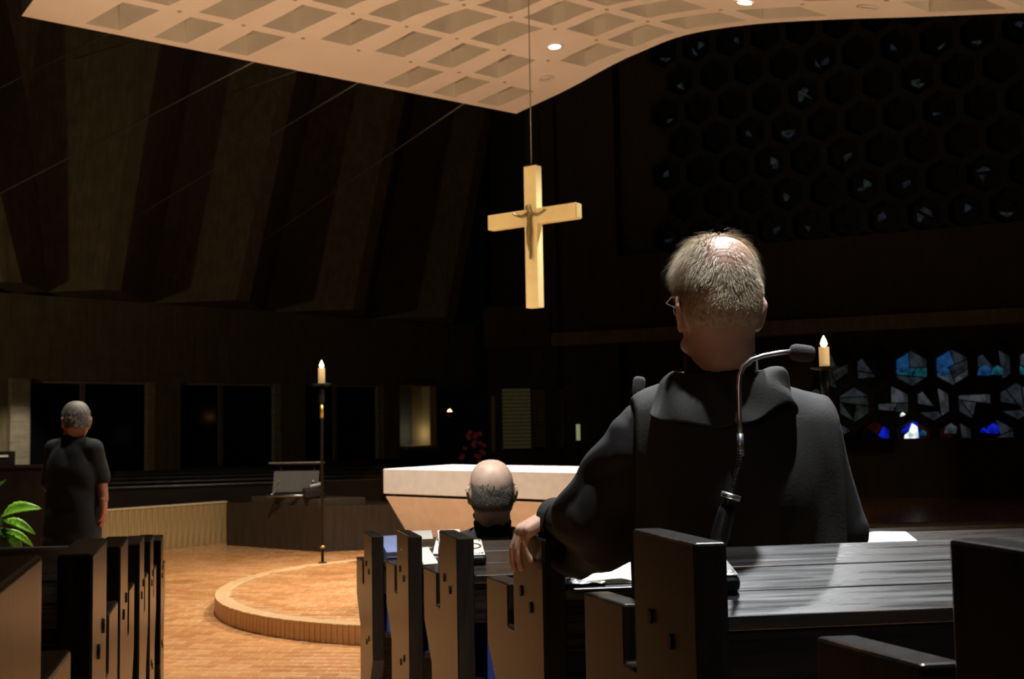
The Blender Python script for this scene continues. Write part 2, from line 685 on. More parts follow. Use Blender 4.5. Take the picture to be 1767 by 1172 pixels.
def eyes(T, k, par):
    for sx in (-1, 1):
        bm = bmesh.new()
        bmesh.ops.create_icosphere(bm, subdivisions=2, radius=.011 * k, matrix=M4.Translation(T(sx * .031, .0865, -.018)))
        link('eye', bm, 'eye', par, True)


def hairmesh(name, body, c, q, k, inside, par, mat, n, length, wild, droop=.5, seed=1, width=.0011, shell=.0015):
    """a close cap that follows the scalp where inside(local) says hair grows, with strands on it"""
    rnd = random.Random(seed)
    qi = q.inverted()
    bm = bmesh.new()
    bm.from_mesh(body)
    bm.normal_update()
    loc = {}
    kill = []
    for v in bm.verts:
        p = (qi @ (v.co - V(c))) / k
        loc[v] = p
    fc = [f for f in bm.faces if not all(inside(loc[v]) > 0 for v in f.verts)]
    bmesh.ops.delete(bm, geom=fc, context='FACES')
    fs = list(bm.faces)
    ar = [f.calc_area() for f in fs]
    roots = []
    for f in rnd.choices(fs, weights=ar, k=n):
        a, b = rnd.random(), rnd.random()
        vs = [v.co.copy() for v in f.verts]
        p = vs[0].lerp(vs[1], a).lerp(vs[3 % len(vs)].lerp(vs[2], a), b)
        lp = (qi @ (p - V(c))) / k
        dens = min(1, inside(lp))
        if rnd.random() > dens:
            continue
        roots.append((p, f.normal.copy(), lp, dens))
    for v in bm.verts:
        v.co += v.normal * shell
    for p, nn, lp, dens in roots:
        # growth direction: away from the crown, downwards, with disorder
        flow = V((lp.x * 2.0, (lp.y + .03) * 1.3, -.10 * droop - .02))
        flow = q @ flow
        flow = (flow - nn * flow.dot(nn))
        if flow.length > 1e-5:
            flow.normalize()
        clump = mnoise.noise_vector(lp * 28) * wild
        L_ = length(lp) * k * rnd.uniform(.6, 1.15) * (.5 + .5 * dens)
        d0 = (nn * (.30 + wild * .6) + flow + clump + V((rnd.gauss(0, .12), rnd.gauss(0, .12), rnd.gauss(0, .12))) * (1 + wild)).normalized()
        side = d0.cross(nn)
        if side.length < 1e-4:
            continue
        side = side.normalized() * width * .5
        d1 = (d0 * 1.0 - nn * .35 + V((0, 0, -.25))).normalized()
        a = p
        b = a + d0 * L_ * .5
        e = b + d1 * L_ * .5
        v1 = bm.verts.new(a - side)
        v2 = bm.verts.new(a + side)
        v3 = bm.verts.new(b + side * .8)
        v4 = bm.verts.new(b - side * .8)
        v5 = bm.verts.new(e)
        bm.faces.new((v1, v2, v3, v4))
        bm.faces.new((v4, v3, v5))
    return link(name, bm, mat, par, True)


# =================================================================== SETTING
# ---- floor with single pavers
fl = bmesh.new()
vs = [fl.verts.new(p) for p in ((-30, -3, -.001), (22, -3, -.001), (22, 40, -.001), (-30, 40, -.001))]
fl.faces.new(vs)
floor = link('floor', fl, 'paving')
tag(floor, kind='structure')
CC = V((-.484, 10.6))
CR = 2.28
PZ = .15
rz_ = BR_ROT
ca, sa = math.cos(rz_), math.sin(rz_)


def brickgrid(x0, x1, y0, y1):
    """brick centres in world xy inside a world rectangle"""
    out = []
    for row in range(-10, 420):
        for c in range(-120, 120):
            off = .5 * (row % 2)
            u = (c + .5 - off) * BR_A
            v = (row + .5) * BR_B
            # mapping node turns world by +rot: world = rot^-1 * uv
            x = ca * u + sa * v
            y = -sa * u + ca * v
            if x0 < x < x1 and y0 < y < y1:
                out.append((x, y))
    return out


def brick_bm(a=BR_A - JU, b=BR_B - JV, h=.03):
    bm = bbox((-a / 2, -b / 2, -h), (a / 2, b / 2, 0))
    bmesh.ops.bevel(bm, geom=[e for e in bm.edges if all(v.co.z > -.001 for v in e.verts)], offset=.003, segments=1, affect='EDGES')
    return bm


me_brick = bpy.data.meshes.new('brick')
b_ = brick_bm(h=.012)
b_.to_mesh(me_brick)
b_.free()
me_brick.materials.append(MT['brick'])


def lay(par, spots, ztop, limit=300, stuffname='brick_paving'):
    rnd = random.Random(3)
    spots = sorted(spots, key=lambda s: s[0] ** 2 + s[1] ** 2)
    for x, y in spots[:limit]:
        o = bpy.data.objects.new('brick', me_brick)
        col.objects.link(o)
        o.parent = par
        o.location = (x, y, ztop + rnd.uniform(0, .0015))
        o.rotation_euler = (rnd.gauss(0, .004), rnd.gauss(0, .004), -rz_)
    if spots[limit:]:
        bm = bmesh.new()
        for x, y in spots[limit:]:
            m = M4.Translation((x, y, ztop + rnd.uniform(0, .0015))) @ M4.Rotation(-rz_, 4, 'Z') @ M4.Rotation(rnd.gauss(0, .006), 4, 'X') @ M4.Rotation(rnd.gauss(0, .006), 4, 'Y')
            a, b = (BR_A - JU) / 2, (BR_B - JV) / 2
            box(bm, (-a, -b, -.012), (a, b, 0), m)
        o = link(stuffname, bm, 'brick', par)
        tag(o, kind='stuff')


def seen(x, y, z, m=30):
    d = V((x, y, z)) - CAM
    k = FOC / d.dot(FW)
    px_, py_ = 883.5 + d.dot(RT) * k, 586 - d.dot(UP) * k
    return -m < px_ < 1767 + m and -m < py_ < 1172 + m


fs = [(x, y) for x, y in brickgrid(-5.6, .6, 6.4, 14.6) if (V((x, y)) - CC).length > CR + .10 and seen(x, y, 0) and (x < -.6) and x > -.62 * y + .1]
lay(floor, fs, .0012)
# ---- round platform: one step up, soldier course of bricks round its edge
plat = link('platform_step', lathe([(0, -.01), (CR - .03, -.01), (CR - .03, PZ - .0022), (0, PZ - .0022)], 96, (CC.x, CC.y, 0)), 'paving')
tag(plat, kind='structure')
link('rim_mortar', lathe([(CR - .14, .0), (CR - .006, .0), (CR - .006, PZ - .002), (CR - .14, PZ - .002)], 128, (CC.x, CC.y, 0)), 'mortar', plat)
ps = [(x, y) for x, y in brickgrid(-3, 2, 8, 13.2) if (V((x, y)) - CC).length < CR - .20]
lay(plat, ps, PZ, 290)
nr = 280
rb = bbox((-.021, -.11, 0), (.0255, 0, PZ + .001))
rb2 = bmesh.new()
box(rb2, (-.0215, -.125, 0), (.0215, 0, PZ))
bmesh.ops.bevel(rb2, geom=list(rb2.edges), offset=.0035, segments=1, affect='EDGES')
rb.free()
me_r = bpy.data.meshes.new('rim_brick')
rb2.to_mesh(me_r)
rb2.free()
me_r.materials.append(MT['riser'])
rnd = random.Random(5)
nr = int(2 * PI * CR / .0505)
for k in range(nr):
    a = 2 * PI * k / nr
    o = bpy.data.objects.new('rim_brick', me_r)
    col.objects.link(o)
    o.parent = plat
    rr = CR + rnd.uniform(-.002, .002)
    o.location = (CC.x + rr * math.cos(a), CC.y + rr * math.sin(a), rnd.uniform(-.001, .002))
    o.rotation_euler = (0, 0, a - PI / 2)

# ---- folded concrete side wall, windows below
W0, W1 = V((-11.0, 23.9, 0)), V((-4.3, 31.3, 0))
wd = (W1 - W0).normalized()
wn = V((wd.y, -wd.x, 0))          # faces the hall
rotw = math.atan2(wd.y, wd.x)


def wpt(x, y, off=0):
    return onplane(x, y, W0 + wn * off, wn)


def wu(x, y, off=0):
    """distance along the wall of a picture point"""
    return (wpt(x, y, off) - W0).dot(wd)


WM = M4.Translation(W0) @ M4.Rotation(rotw, 4, 'Z')     # x along, y into the wall (away), z up
wall = empty('wall_left', W0, rotw)
tag(wall, kind='structure')
u_end = 14.6
# upper wall above the ledge
o = link('upper_wall', bbox((-6, .4, 4.6), (u_end, .8, 16)), 'concrete', wall)
o = link('spandrel', bbox((-6, 0, 2.72), (u_end, .5, 4.6)), 'concrete', wall)
o = link('ledge', bbox((-6, -.06, 4.52), (u_end, .45, 4.66), .01), 'concrete', wall)
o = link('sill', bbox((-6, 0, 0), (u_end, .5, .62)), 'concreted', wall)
# windows : (left px, right px)
wins = [(53, 257), (312, 476), (527, 655)]
piers = []
for i, (xa, xb) in enumerate(wins):
    ua, ub = wu(xa, 720), wu(xb, 720)
    piers.append((ua, ub))
    wi = empty('window_%d' % (i + 1), W0 + wd * ua, rotw)
    tag(wi, kind='structure')
    W_ = ub - ua
    link('glass', bbox((0, .30, .62), (W_, .32, 2.72)), 'night', wi)
    bm = bmesh.new()
    um = W_ * .46
    box(bm, (um - .05, .22, .62), (um + .05, .30, 2.72))
    link('mullion', bm, 'concrete', wi)
    bm = bmesh.new()
    box(bm, (0, .12, 2.66), (W_, .2, 2.74))
    box(bm, (W_, .05, .62), (W_ + .16, .2, 2.74))
    link('window_frame', bm, 'concreteh', wi)
ue = [-6] + [x for pr in piers for x in pr] + [u_end]
for i in range(0, len(ue), 2):
    a_, b_2 = ue[i], ue[i + 1]
    if i:
        a_ += .16
    if i == len(ue) - 2:
        b_2 = wu(690, 720)
    link('pier', bbox((a_, .0, .62), (b_2, .5, 2.72)), 'concrete', wall)
# pale concrete pier beside the first window
ua, ub = wu(18, 720, .15), wu(52, 720, .15)
link('pale_pier', bbox((ua, -.15, 0), (ub, .0, 2.75), .01), 'concreteh', wall)
tag(wall.children[-1], 'pale horizontally board-marked pier')
# niche lit from inside, right of the windows
ua, ub = wu(700, 720), wu(757, 720)
nz0, nz1 = .95, 2.82
nc = empty('wall_niche', W0 + wd * ua, rotw)
tag(nc, kind='structure')
W_ = ub - ua
link('niche_back', bbox((0, .9, nz0), (W_, 1.0, nz1)), plain('slate_plaster', (.13, .15, .18), .7, noise=.1), nc)
link('niche_side', bbox((W_ * .80, .1, nz0), (W_, .9, nz1)), plain('warm_plaster', (.60, .48, .28), .7, noise=.1), nc)
link('niche_shelf', bbox((0, -.05, nz0 - .08), (W_, .9, nz0)), 'concreteh', nc)
link('niche_lintel', bbox((0, 0, nz1), (W_, .9, nz1 + .12)), 'concrete', nc)
l = bpy.data.lights.new('niche_lamp', 'POINT')
l.energy = 2.2
l.color = (1, .8, .45)
l.shadow_soft_size = .05
o = bpy.data.objects.new('niche_lamp', l)
col.objects.link(o)
o.location = W0 + wd * (ua + W_ * .55) - wn * .35 + V((0, 0, nz0 + .35))

# fins of the folded wall: bottom tip px -> top tip px
fins = [((-60, 505), (-150, 120), 1), ((28, 510), (-38, 240), -1), ((192, 515), (268, 40), 1), ((415, 535), (515, 60), 1), ((615, 550), (706, 80), 1), ((775, 560), (862, 90), 1)]
for (bx, by), (tx, ty), sg in fins:
    pts = []
    for (x, y), z, k in (((bx, by), 4.6, 1.0), ((tx, ty), 15.5, 1.15)):
        # tip on the plane 1.9 m before the wall, at height z along the same picture line
        P1 = wpt(bx, by, 1.9)
        P2 = wpt(tx, ty, 1.9)
        k_ = (z - P1.z) / (P2.z - P1.z)
        u = (P1.lerp(P2, k_) - W0).dot(wd)
        hw = .19
        pts.append([(u - hw, -1.9, z), (u + hw, -1.9, z), (u + 2.3 * k, .42, z), (u - 1.5 * k, .42, z)])
    bm = bmesh.new()
    A = [bm.verts.new(p) for p in pts[0]]
    B = [bm.verts.new(p) for p in pts[1]]
    bm.faces.new(A[::-1])
    bm.faces.new(B)
    for i in range(4):
        bm.faces.new((A[i], A[(i + 1) % 4], B[(i + 1) % 4], B[i]))
    bmesh.ops.recalc_face_normals(bm, faces=bm.faces)
    link('wall_fin', bm, 'concrete', wall)

# ---- right wall with honeycomb glass
Q0 = V((.6, 25.7, 0))
qd = V((.896, -.443, 0)).normalized()
qn = V((qd.y, -qd.x, 0))          # towards the hall
if qn.y > 0:
    qn = -qn
rotq = math.atan2(qd.y, qd.x)
wr = empty('wall_right', Q0, rotq)      # local x along, local y away from the hall
tag(wr, kind='structure')
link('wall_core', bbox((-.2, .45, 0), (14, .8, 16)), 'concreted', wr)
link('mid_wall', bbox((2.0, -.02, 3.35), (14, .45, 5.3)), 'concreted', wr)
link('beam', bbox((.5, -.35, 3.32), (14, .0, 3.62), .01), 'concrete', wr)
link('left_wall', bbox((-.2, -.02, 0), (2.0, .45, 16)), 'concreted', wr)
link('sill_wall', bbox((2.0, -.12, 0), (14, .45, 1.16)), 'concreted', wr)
wb = link('wall_back', bbox((0, 0, 0), (9.5, .3, 16), m=M4.Translation((-.9, 34.6, 0)) @ M4.Rotation(R(-80), 4, 'Z')), 'concreted')
tag(wb, kind='structure')
HW, HV = .76, .70
Rv = HV / 1.5


def hexpts(k=1.0):
    return [V((k * HW / 2 * s, 0, k * Rv * t)) for s, t in ((0, 1), (1, .5), (1, -.5), (0, -1), (-1, -.5), (-1, .5))]


def frame_me():
    bm = bmesh.new()
    rings = []
    for k, y in ((1.0, .45), (1.0, 0), (.80, 0), (.72, .45)):
        rings.append([bm.verts.new(p + V((0, y, 0))) for p in hexpts(k)])
    for a, b in ((0, 1), (1, 2), (2, 3)):
        for i in range(6):
            bm.faces.new((rings[a][i], rings[a][(i + 1) % 6], rings[b][(i + 1) % 6], rings[b][i]))
    bmesh.ops.recalc_face_normals(bm, faces=bm.faces)
    me = bpy.data.meshes.new('hexagon_frame')
    bm.to_mesh(me)
    bm.free()
    me.materials.append(MT['lattice'])
    return me


FM = frame_me()


def shard_polys(rnd, n=4):
    """split the opening of a cell into shards"""
    polys = [[(p.x, p.z) for p in hexpts(.74)]]

    def cut(poly, nx, nz_, c, gap=.012):
        a, b = [], []
        m = len(poly)
        for sgn, out in ((1, a), (-1, b)):
            for i in range(m):
                p, q = poly[i], poly[(i + 1) % m]
                dp = sgn * (p[0] * nx + p[1] * nz_ - c) - gap
                dq = sgn * (q[0] * nx + q[1] * nz_ - c) - gap
                if dp >= 0:
                    out.append(p)
                if dp * dq < 0:
                    k = dp / (dp - dq)
                    out.append((p[0] + (q[0] - p[0]) * k, p[1] + (q[1] - p[1]) * k))
        return a, b
    while len(polys) < n:
        polys.sort(key=lambda P: -abs(sum(P[i][0] * P[(i + 1) % len(P)][1] - P[(i + 1) % len(P)][0] * P[i][1] for i in range(len(P)))))
        P = polys.pop(0)
        cx = sum(p[0] for p in P) / len(P)
        cz = sum(p[1] for p in P) / len(P)
        a = rnd.uniform(0, PI)
        A, B = cut(P, math.cos(a), math.sin(a), cx * math.cos(a) + cz * math.sin(a) + rnd.uniform(-.04, .04))
        polys += [x for x in (A, B) if len(x) > 2]
    return polys


rnd = random.Random(11)
SH = []
for v_ in range(6):
    lst = []
    for P in shard_polys(rnd, 5):
        bm = prism(P, .20, .23, 1)
        me = bpy.data.meshes.new('glass_shard')
        bm.to_mesh(me)
        bm.free()
        me.materials.append(None)
        lst.append(me)
    SH.append(lst)


def glassmat(name, c, e):
    t = NT(name)
    t.b.inputs['Base Color'].default_value = tuple(x * .05 for x in c) + (1,)
    t.b.inputs['Roughness'].default_value = .6
    t.b.inputs['Specular IOR Level'].default_value = .08
    nz = t.noise(t.coords('Object'), 6, 3)
    mx = t.ramp(nz, [(.35, [x * .25 for x in c]), (.65, c)])
    t.l(mx, t.b.inputs['Emission Color'])
    t.b.inputs['Emission Strength'].default_value = e
    return t.m


GM = {
    'dark': glassmat('dark_glass', (.1, .13, .13), .003),
    'grey': glassmat('grey_glass', (.40, .50, .62), .045),
    'pale': glassmat('pale_glass', (.55, .62, .72), .08),
    'blue': glassmat('blue_glass', (.05, .28, .80), .18),
    'deep': glassmat('deep_blue_glass', (.01, .03, 1.0), .5),
    'teal': glassmat('teal_glass', (.05, .45, .60), .18),
    'white': glassmat('lit_white_glass', (.9, 1, .95), 1.6),
    'red': glassmat('red_glass', (.4, .05, .03), .03),
    'up1': glassmat('faint_green_glass', (.45, .60, .55), .030),
    'up2': glassmat('faint_blue_glass', (.40, .45, .62), .028),
}


def hexcell(par, u, z, picks, var, rnd):
    o = bpy.data.objects.new('hexagon_frame', FM)
    col.objects.link(o)
    o.parent = par
    o.location = (u, 0, z)
    for j, me in enumerate(SH[var]):
        mname = picks(j, rnd)
        if mname is None:
            continue
        s = bpy.data.objects.new('glass_shard', me)
        col.objects.link(s)
        s.parent = par
        s.location = (u, 0, z)
        s.material_slots[0].link = 'OBJECT'
        s.material_slots[0].material = GM[mname]


lw = empty('window_4', Q0, rotq)
tag(lw, kind='structure')


def qpt(x, y):
    return onplane(x, y, Q0, qn)


rnd = random.Random(21)
u0 = (qpt(1502, 633) - Q0).dot(qd)
z0 = qpt(1640, 633).z
for r_ in range(3):
    for c_ in range(-1, 8):
        u = u0 + c_ * HW + (.5 * HW if r_ % 2 else 0) - (HW if r_ % 2 else 0)
        z = z0 - r_ * HV
        if r_ == 0:
            pk = lambda j, q: q.choice(['grey', 'blue', 'dark', 'grey', 'dark', 'pale', 'teal'] if c_ > 0 else ['grey', 'dark', 'dark', 'up1'])
        elif r_ == 1:
            pk = lambda j, q: q.choice(['grey', 'pale', 'dark', 'pale', 'grey', 'dark'] if c_ > 0 else ['dark', 'grey', 'dark', 'up1'])
        else:
            pk = lambda j, q: q.choice(['dark', 'deep', 'dark', 'grey', 'dark', 'red'])
        hexcell(lw, u, z, pk, rnd.randrange(6), rnd)
# the pale lit quarry at the foot of the honeycomb
P = qpt(1572, 747)
bm = prism([(-.14, -.14), (.13, -.10), (.12, .12), (.02, .19), (-.04, .02), (-.12, -.04)], .10, .14, 1)
o = link('lit_shard', bm, GM['white'], lw)
o.location = ((P - Q0).dot(qd), -.08, P.z)
for (x, y, c, s) in ((1557, 716, 'white', .05), (1592, 748, 'teal', .07), (1713, 741, 'deep', .12), (1697, 743, 'deep', .06), (1560, 744, 'deep', .06), (1698, 640, 'blue', .13), (1720, 640, 'teal', .11), (1628, 642, 'blue', .11), (1556, 636, 'blue', .12), (1760, 640, 'teal', .1), (1640, 741, 'pale', .12)):
    P = qpt(x, y)
    bm = prism([(-s, -s * .6), (s * .8, -s * .7), (s, s * .3), (.1 * s, s), (-s * .7, s * .5)], .10, .13, 1)
    o = link('glass_shard', bm, GM[c], lw)
    o.location = ((P - Q0).dot(qd), -.06 if y > 700 else .0, P.z)
uw = empty('window_5', Q0, rotq)
tag(uw, kind='structure')
cnt = 0
ub0 = (qpt(1150, 300) - Q0).dot(qd)
for r_ in range(8):
    for c_ in range(0, 12):
        u = ub0 + c_ * HW + (.5 * HW if r_ % 2 else 0)
        z = 5.62 + r_ * HV
        o = bpy.data.objects.new('hexagon_frame', FM)
        col.objects.link(o)
        o.parent = uw
        o.location = (u, 0, z)
        for j, me in enumerate(SH[rnd.randrange(6)]):
            if rnd.random() < .74 or cnt >= 290:
                continue
            cnt += 1
            s = bpy.data.objects.new('glass_shard', me)
            col.objects.link(s)
            s.parent = uw
            s.location = (u, 0, z)
            s.scale = (.5, 1, .5)
            s.material_slots[0].link = 'OBJECT'
            s.material_slots[0].material = GM[rnd.choice(['up1', 'up2', 'dark', 'dark'])]
bm = bmesh.new()
for r_ in range(8):
    for c_ in range(0, 12):
        u = ub0 + c_ * HW + (.5 * HW if r_ % 2 else 0)
        box(bm, (u - .27, .30, 5.62 + r_ * HV - .25), (u + .27, .32, 5.62 + r_ * HV + .25))
link('dark_panes', bm, 'iron', uw)
# dark ceiling of the hall
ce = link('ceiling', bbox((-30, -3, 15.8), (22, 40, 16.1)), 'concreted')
tag(ce, kind='structure')
# concrete pulpit-like box that stands out of the back wall
P = onz(835, 600, 3.3)
bc = link('concrete_box', bbox((0, 0, 0), (1.5, .8, .95), .01), 'concreted')
bc.location = at(835, 601, 25.2)
tag(bc, kind='structure')
bc.name = 'trim_1'
# shuttered openings at the back
for x0, x1, y0, y1, nm in ((868, 915, 670, 775, 0), (920, 972, 672, 772, 1)):
    A_ = at(x0, y1, 25.4)
    B_ = at(x1, y0, 25.4)
    sh = empty('window_%d' % (6 + nm), A_)
    tag(sh, kind='structure')
    W_, H_ = B_.x - A_.x, B_.z - A_.z
    link('window_frame', bbox((-.03, .03, -.03), (W_ + .03, .10, H_ + .03)), 'concreted', sh)
    n_ = 16
    for k in range(n_):
        link('slat', bbox((0, 0, H_ * k / n_ + .01), (W_, .025, H_ * (k + .8) / n_ + .01)), 'blind' if nm == 0 else 'concrete', sh)
A_ = at(852, 780, 25.5)
tr = link('trim_2', bbox((-.04, 0, 0), (.04, .05, 1.28)), 'concreteh')
tr.location = A_
tag(tr, kind='structure')

# =================================================================== CANOPY
TIP = V((.1123, 14.763))
CA = V((-.78864, -.61486))
CB = V((.61486, -.78864))
TT = [-1, 0, 1.05, 1.97, 2.34, 3.06, 4, 5.02, 6, 7, 9]
ZZ = [5.68, 5.797, 5.866, 5.967, 5.986, 5.988, 5.836, 5.586, 5.317, 5.05, 4.5]


def catm(t):
    """smooth profile through the samples"""
    i = max(1, min(len(TT) - 3, next((k for k in range(len(TT) - 1) if TT[k + 1] >= t), len(TT) - 2)))
    a = (t - TT[i]) / (TT[i + 1] - TT[i])
    m0 = (ZZ[i + 1] - ZZ[i - 1]) / (TT[i + 1] - TT[i - 1])
    m1 = (ZZ[i + 2] - ZZ[i]) / (TT[i + 2] - TT[i])
    h = TT[i + 1] - TT[i]
    return (2 * a ** 3 - 3 * a * a + 1) * ZZ[i] + (a ** 3 - 2 * a * a + a) * h * m0 + (-2 * a ** 3 + 3 * a * a) * ZZ[i + 1] + (a ** 3 - a * a) * h * m1


def cz(t, k=.0):
    return catm(t) + k


def cpt(s, t, dz=0):
    p = TIP + CA * s + CB * t
    return V((p.x, p.y, cz(t) + dz))


def lin(x, xs, ys):
    if x <= xs[0]:
        return ys[0]
    for i in range(len(xs) - 1):
        if x <= xs[i + 1]:
            return ys[i] + (ys[i + 1] - ys[i]) * (x - xs[i]) / (xs[i + 1] - xs[i])
    return ys[-1]


ROWS = [(.12, .81), (.95, 1.59), (1.71, 2.34), (2.47, 3.12), (3.29, 4.14), (4.35, 5.14), (5.35, 6.05), (6.22, 6.94), (7.1, 7.75)]
SK = [0, 1, 2, 2.6]


def cols(t, k):
    a = lin(t, SK, [.40, .33, .25, .17]) + k * lin(t, SK, [.715, .69, .65, .605])
    return a, a + lin(t, SK, [.35, .38, .41, .43])


canopy = empty('ceiling_canopy', (TIP.x, TIP.y, 5.8))
tag(canopy, kind='structure')
canopy.name = 'ceiling_canopy'
LM = M4.Translation(-V((TIP.x, TIP.y, 5.8)))
SMAX, TMAX = 6.32, 8.0
missing = {(0, 3), (0, 4), (1, 0), (2, 1), (5, 1), (6, 0)}
bm = bmesh.new()


def quad(bm, s0, s1, t0, t1, dz=0):
    n = max(1, int((t1 - t0) / .16))
    for i in range(n):
        a = t0 + (t1 - t0) * i / n
        b = t0 + (t1 - t0) * (i + 1) / n
        # s bounds may be functions of t
        f = [LM @ cpt(s0(a), a, dz), LM @ cpt(s1(a), a, dz), LM @ cpt(s1(b), b, dz), LM @ cpt(s0(b), b, dz)]
        bm.faces.new([bm.verts.new(p) for p in f])


def const(v):
    return lambda t: v


def coffer(k0, k1, ta, tb, h=.42):
    """open box above the soffit: four walls and a lid"""
    bm = bmesh.new()
    q = []
    n = 4
    lo = [(k0(ta + (tb - ta) * i / n), ta + (tb - ta) * i / n) for i in range(n + 1)]
    hi = [(k1(ta + (tb - ta) * i / n), ta + (tb - ta) * i / n) for i in range(n + 1)]
    ring = lo + hi[::-1]
    A = [bm.verts.new(LM @ cpt(s, t)) for s, t in ring]
    cs = sum(s for s, t in ring) / len(ring)
    ct = (ta + tb) / 2
    B = [bm.verts.new(LM @ cpt(cs + (s - cs) * .86, ct + (t - ct) * .9, h)) for s, t in ring]
    m = len(ring)
    for i in range(m):
        bm.faces.new((A[i], A[(i + 1) % m], B[(i + 1) % m], B[i]))
    bm.faces.new(B)
    bmesh.ops.recalc_face_normals(bm, faces=bm.faces)
    for f in bm.faces:
        f.normal_flip()
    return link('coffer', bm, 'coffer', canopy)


tprev = 0
for ri, (ta, tb) in enumerate(ROWS):
    quad(bm, const(0), const(SMAX), tprev, ta)
    prev = const(0)
    k = 0
    while True:
        f0 = lambda t, k=k: cols(t, k)[0]
        f1 = lambda t, k=k: cols(t, k)[1]
        if f1(ta) > SMAX - .12:
            break
        if (ri, k) not in missing:
            quad(bm, prev, f0, ta, tb)
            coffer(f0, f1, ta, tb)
            prev = f1
        k += 1
    quad(bm, prev, const(SMAX), ta, tb)
    tprev = tb
quad(bm, const(0), const(SMAX), tprev, TMAX)
bmesh.ops.recalc_face_normals(bm, faces=bm.faces)
for f in bm.faces:
    if f.normal.z > 0:
        f.normal_flip()
link('soffit', bm, 'canopy', canopy)
# upper shell and edge fascia
bm = bmesh.new()
quad(bm, const(-.0), const(SMAX), 0, TMAX, .62)
n = 50
for i in range(n):
    a, b = TMAX * i / n, TMAX * (i + 1) / n
    for s in (0, SMAX):
        bm.faces.new([bm.verts.new(LM @ p) for p in (cpt(s, a), cpt(s, b), cpt(s, b, .62), cpt(s, a, .62))])
for t in (0, TMAX):
    bm.faces.new([bm.verts.new(LM @ p) for p in (cpt(0, t), cpt(SMAX, t), cpt(SMAX, t, .62), cpt(0, t, .62))])
link('upper_shell', bm, 'concreted', canopy)
# small discs for the bolt holes at the crossings of the ribs
bm = bmesh.new()
for ri in range(len(ROWS) - 1):
    tc_ = (ROWS[ri][1] + ROWS[ri + 1][0]) / 2
    for k in range(9):
        s = (cols(tc_, k)[1] + cols(tc_, k + 1)[0]) / 2
        if s < SMAX - .1:
            bmesh.ops.create_cone(bm, cap_ends=True, segments=10, radius1=.022, radius2=.022, depth=.006, matrix=LM @ M4.Translation(cpt(s, tc_, -.002)))
o = link('bolt_hole_discs', bm, 'goldend', canopy)
tag(o, kind='stuff')


def downlight(s, t, lit, label):
    P = cpt(s, t, -.004)
    r_ = empty('downlight', P)
    sl = (cz(t + .05) - cz(t - .05)) / .1
    nrm = V((CB.x * -sl, CB.y * -sl, 1)).normalized()
    r_.rotation_euler = nrm.to_track_quat('Z', 'Y').to_euler()
    link('trim_ring', lathe([(.078, .0), (.098, -.004), (.098, -.012), (.072, -.012), (.070, .0)], 28), 'canopy' if lit else 'lampoff', r_, True)
    link('lens', lathe([(0, -.006), (.074, -.006), (.074, .004), (0, .004)], 28), 'lamp' if lit else 'lampoff', r_, True)
    tag(r_, label, 'ceiling lamp')


downlight(1.01, 2.01, True, 'lit round downlight among the coffers, left one, above the cross')
downlight(.89, 4.72, True, 'lit round downlight at the top edge of the picture, right one')
downlight(.50, 1.24, False, 'unlit round downlight near the hanging corner of the canopy')
downlight(.49, 5.81, False, 'unlit round downlight near the right curved edge of the canopy')

# =================================================================== CABLES
def cable(name, a, b, r, label, cat='cable'):
    bm = bmesh.new()
    a, b = V(a), V(b)
    tube(bm, [(a.lerp(b, k / 6) - a) for k in range(7)], r, 6)
    o = link(name, bm, 'cable', None, True, a)
    return tag(o, label, cat)


def wall_end(x, y):
    return wpt(x, y, .0)


def edge_pt(x, y):
    """point of the canopy's straight left edge at picture column x"""
    best = None
    for i in range(400):
        s = SMAX * i / 399
        P = cpt(s, .02, .3)
        d = P - CAM
        px_ = 883.5 + d.dot(RT) * FOC / d.dot(FW)
        if best is None or abs(px_ - x) < best[0]:
            best = (abs(px_ - x), P)
    return best[1]


cable('stay_cable', edge_pt(845, 190), wpt(440, 425, 1.0), .011, 'thin stay cable nearest the cross, rising to the canopy corner')
cable('stay_cable', edge_pt(670, 158), wpt(225, 380, 1.0), .010, 'thin stay cable crossing in front of the second wall fin, faint')
cable('stay_cable', edge_pt(500, 118), at(-40, 355, 20), .011, 'long stay cable running down to the left edge of the picture')
cable('stay_cable', edge_pt(258, 72), at(-40, 172, 19), .010, 'stay cable in the upper left corner, highest sloping one')
cable('stay_cable', edge_pt(592, 141), at(402, 160, 17.0), .012, 'short bright cable branch leaving the long stay cable')
cable('stay_cable', edge_pt(340, 88), at(130, 101, 17.0), .010, 'short cable branch under the left corner of the canopy')

# =================================================================== CROSS
def euler_z(a):
    return M4.Rotation(a, 4, 'Z')


D_ = 10.9
al = R(-36)
cb = at(925, 531, D_)
ct_ = at(917, 287, D_)
H = (ct_ - cb).length
cr = empty('hanging_cross', at(921, 409, D_), al)
wv = .150
Zc = (at(922, 375, D_) - cr.location).z
link('upright', bbox((-wv / 2, -.05, -H / 2), (wv / 2, .05, H / 2), .006), 'goldwood', cr)
AW = 1.06
bm = bmesh.new()
box(bm, (-AW / 2, -.052, Zc - .075), (-wv / 2 + .001, .052, Zc + .075))
box(bm, (wv / 2 - .001, -.052, Zc - .075), (AW / 2, .052, Zc + .075))
bevel(bm, .006)
link('crossbar', bm, 'goldwood', cr)
link('crossbar_end', bbox((AW / 2, -.046, Zc - .069), (AW / 2 + .008, .046, Zc + .069)), 'goldend', cr)
link('top_plate', bbox((-wv / 2, -.05, H / 2), (wv / 2, .05, H / 2 + .012)), 'iron', cr)
tag(cr, 'large gilded wooden cross hanging on a wire in mid air', 'cross')
F = Fig()
y = -.075
F.ell((-.012, y - .01, Zc + .085), (.022, .022, .030))
F.cap((0, y, Zc + .02), .026, (0, y, Zc - .09), .022)
F.cap((0, y, Zc - .09), .026, (.004, y - .01, Zc - .17), .030)
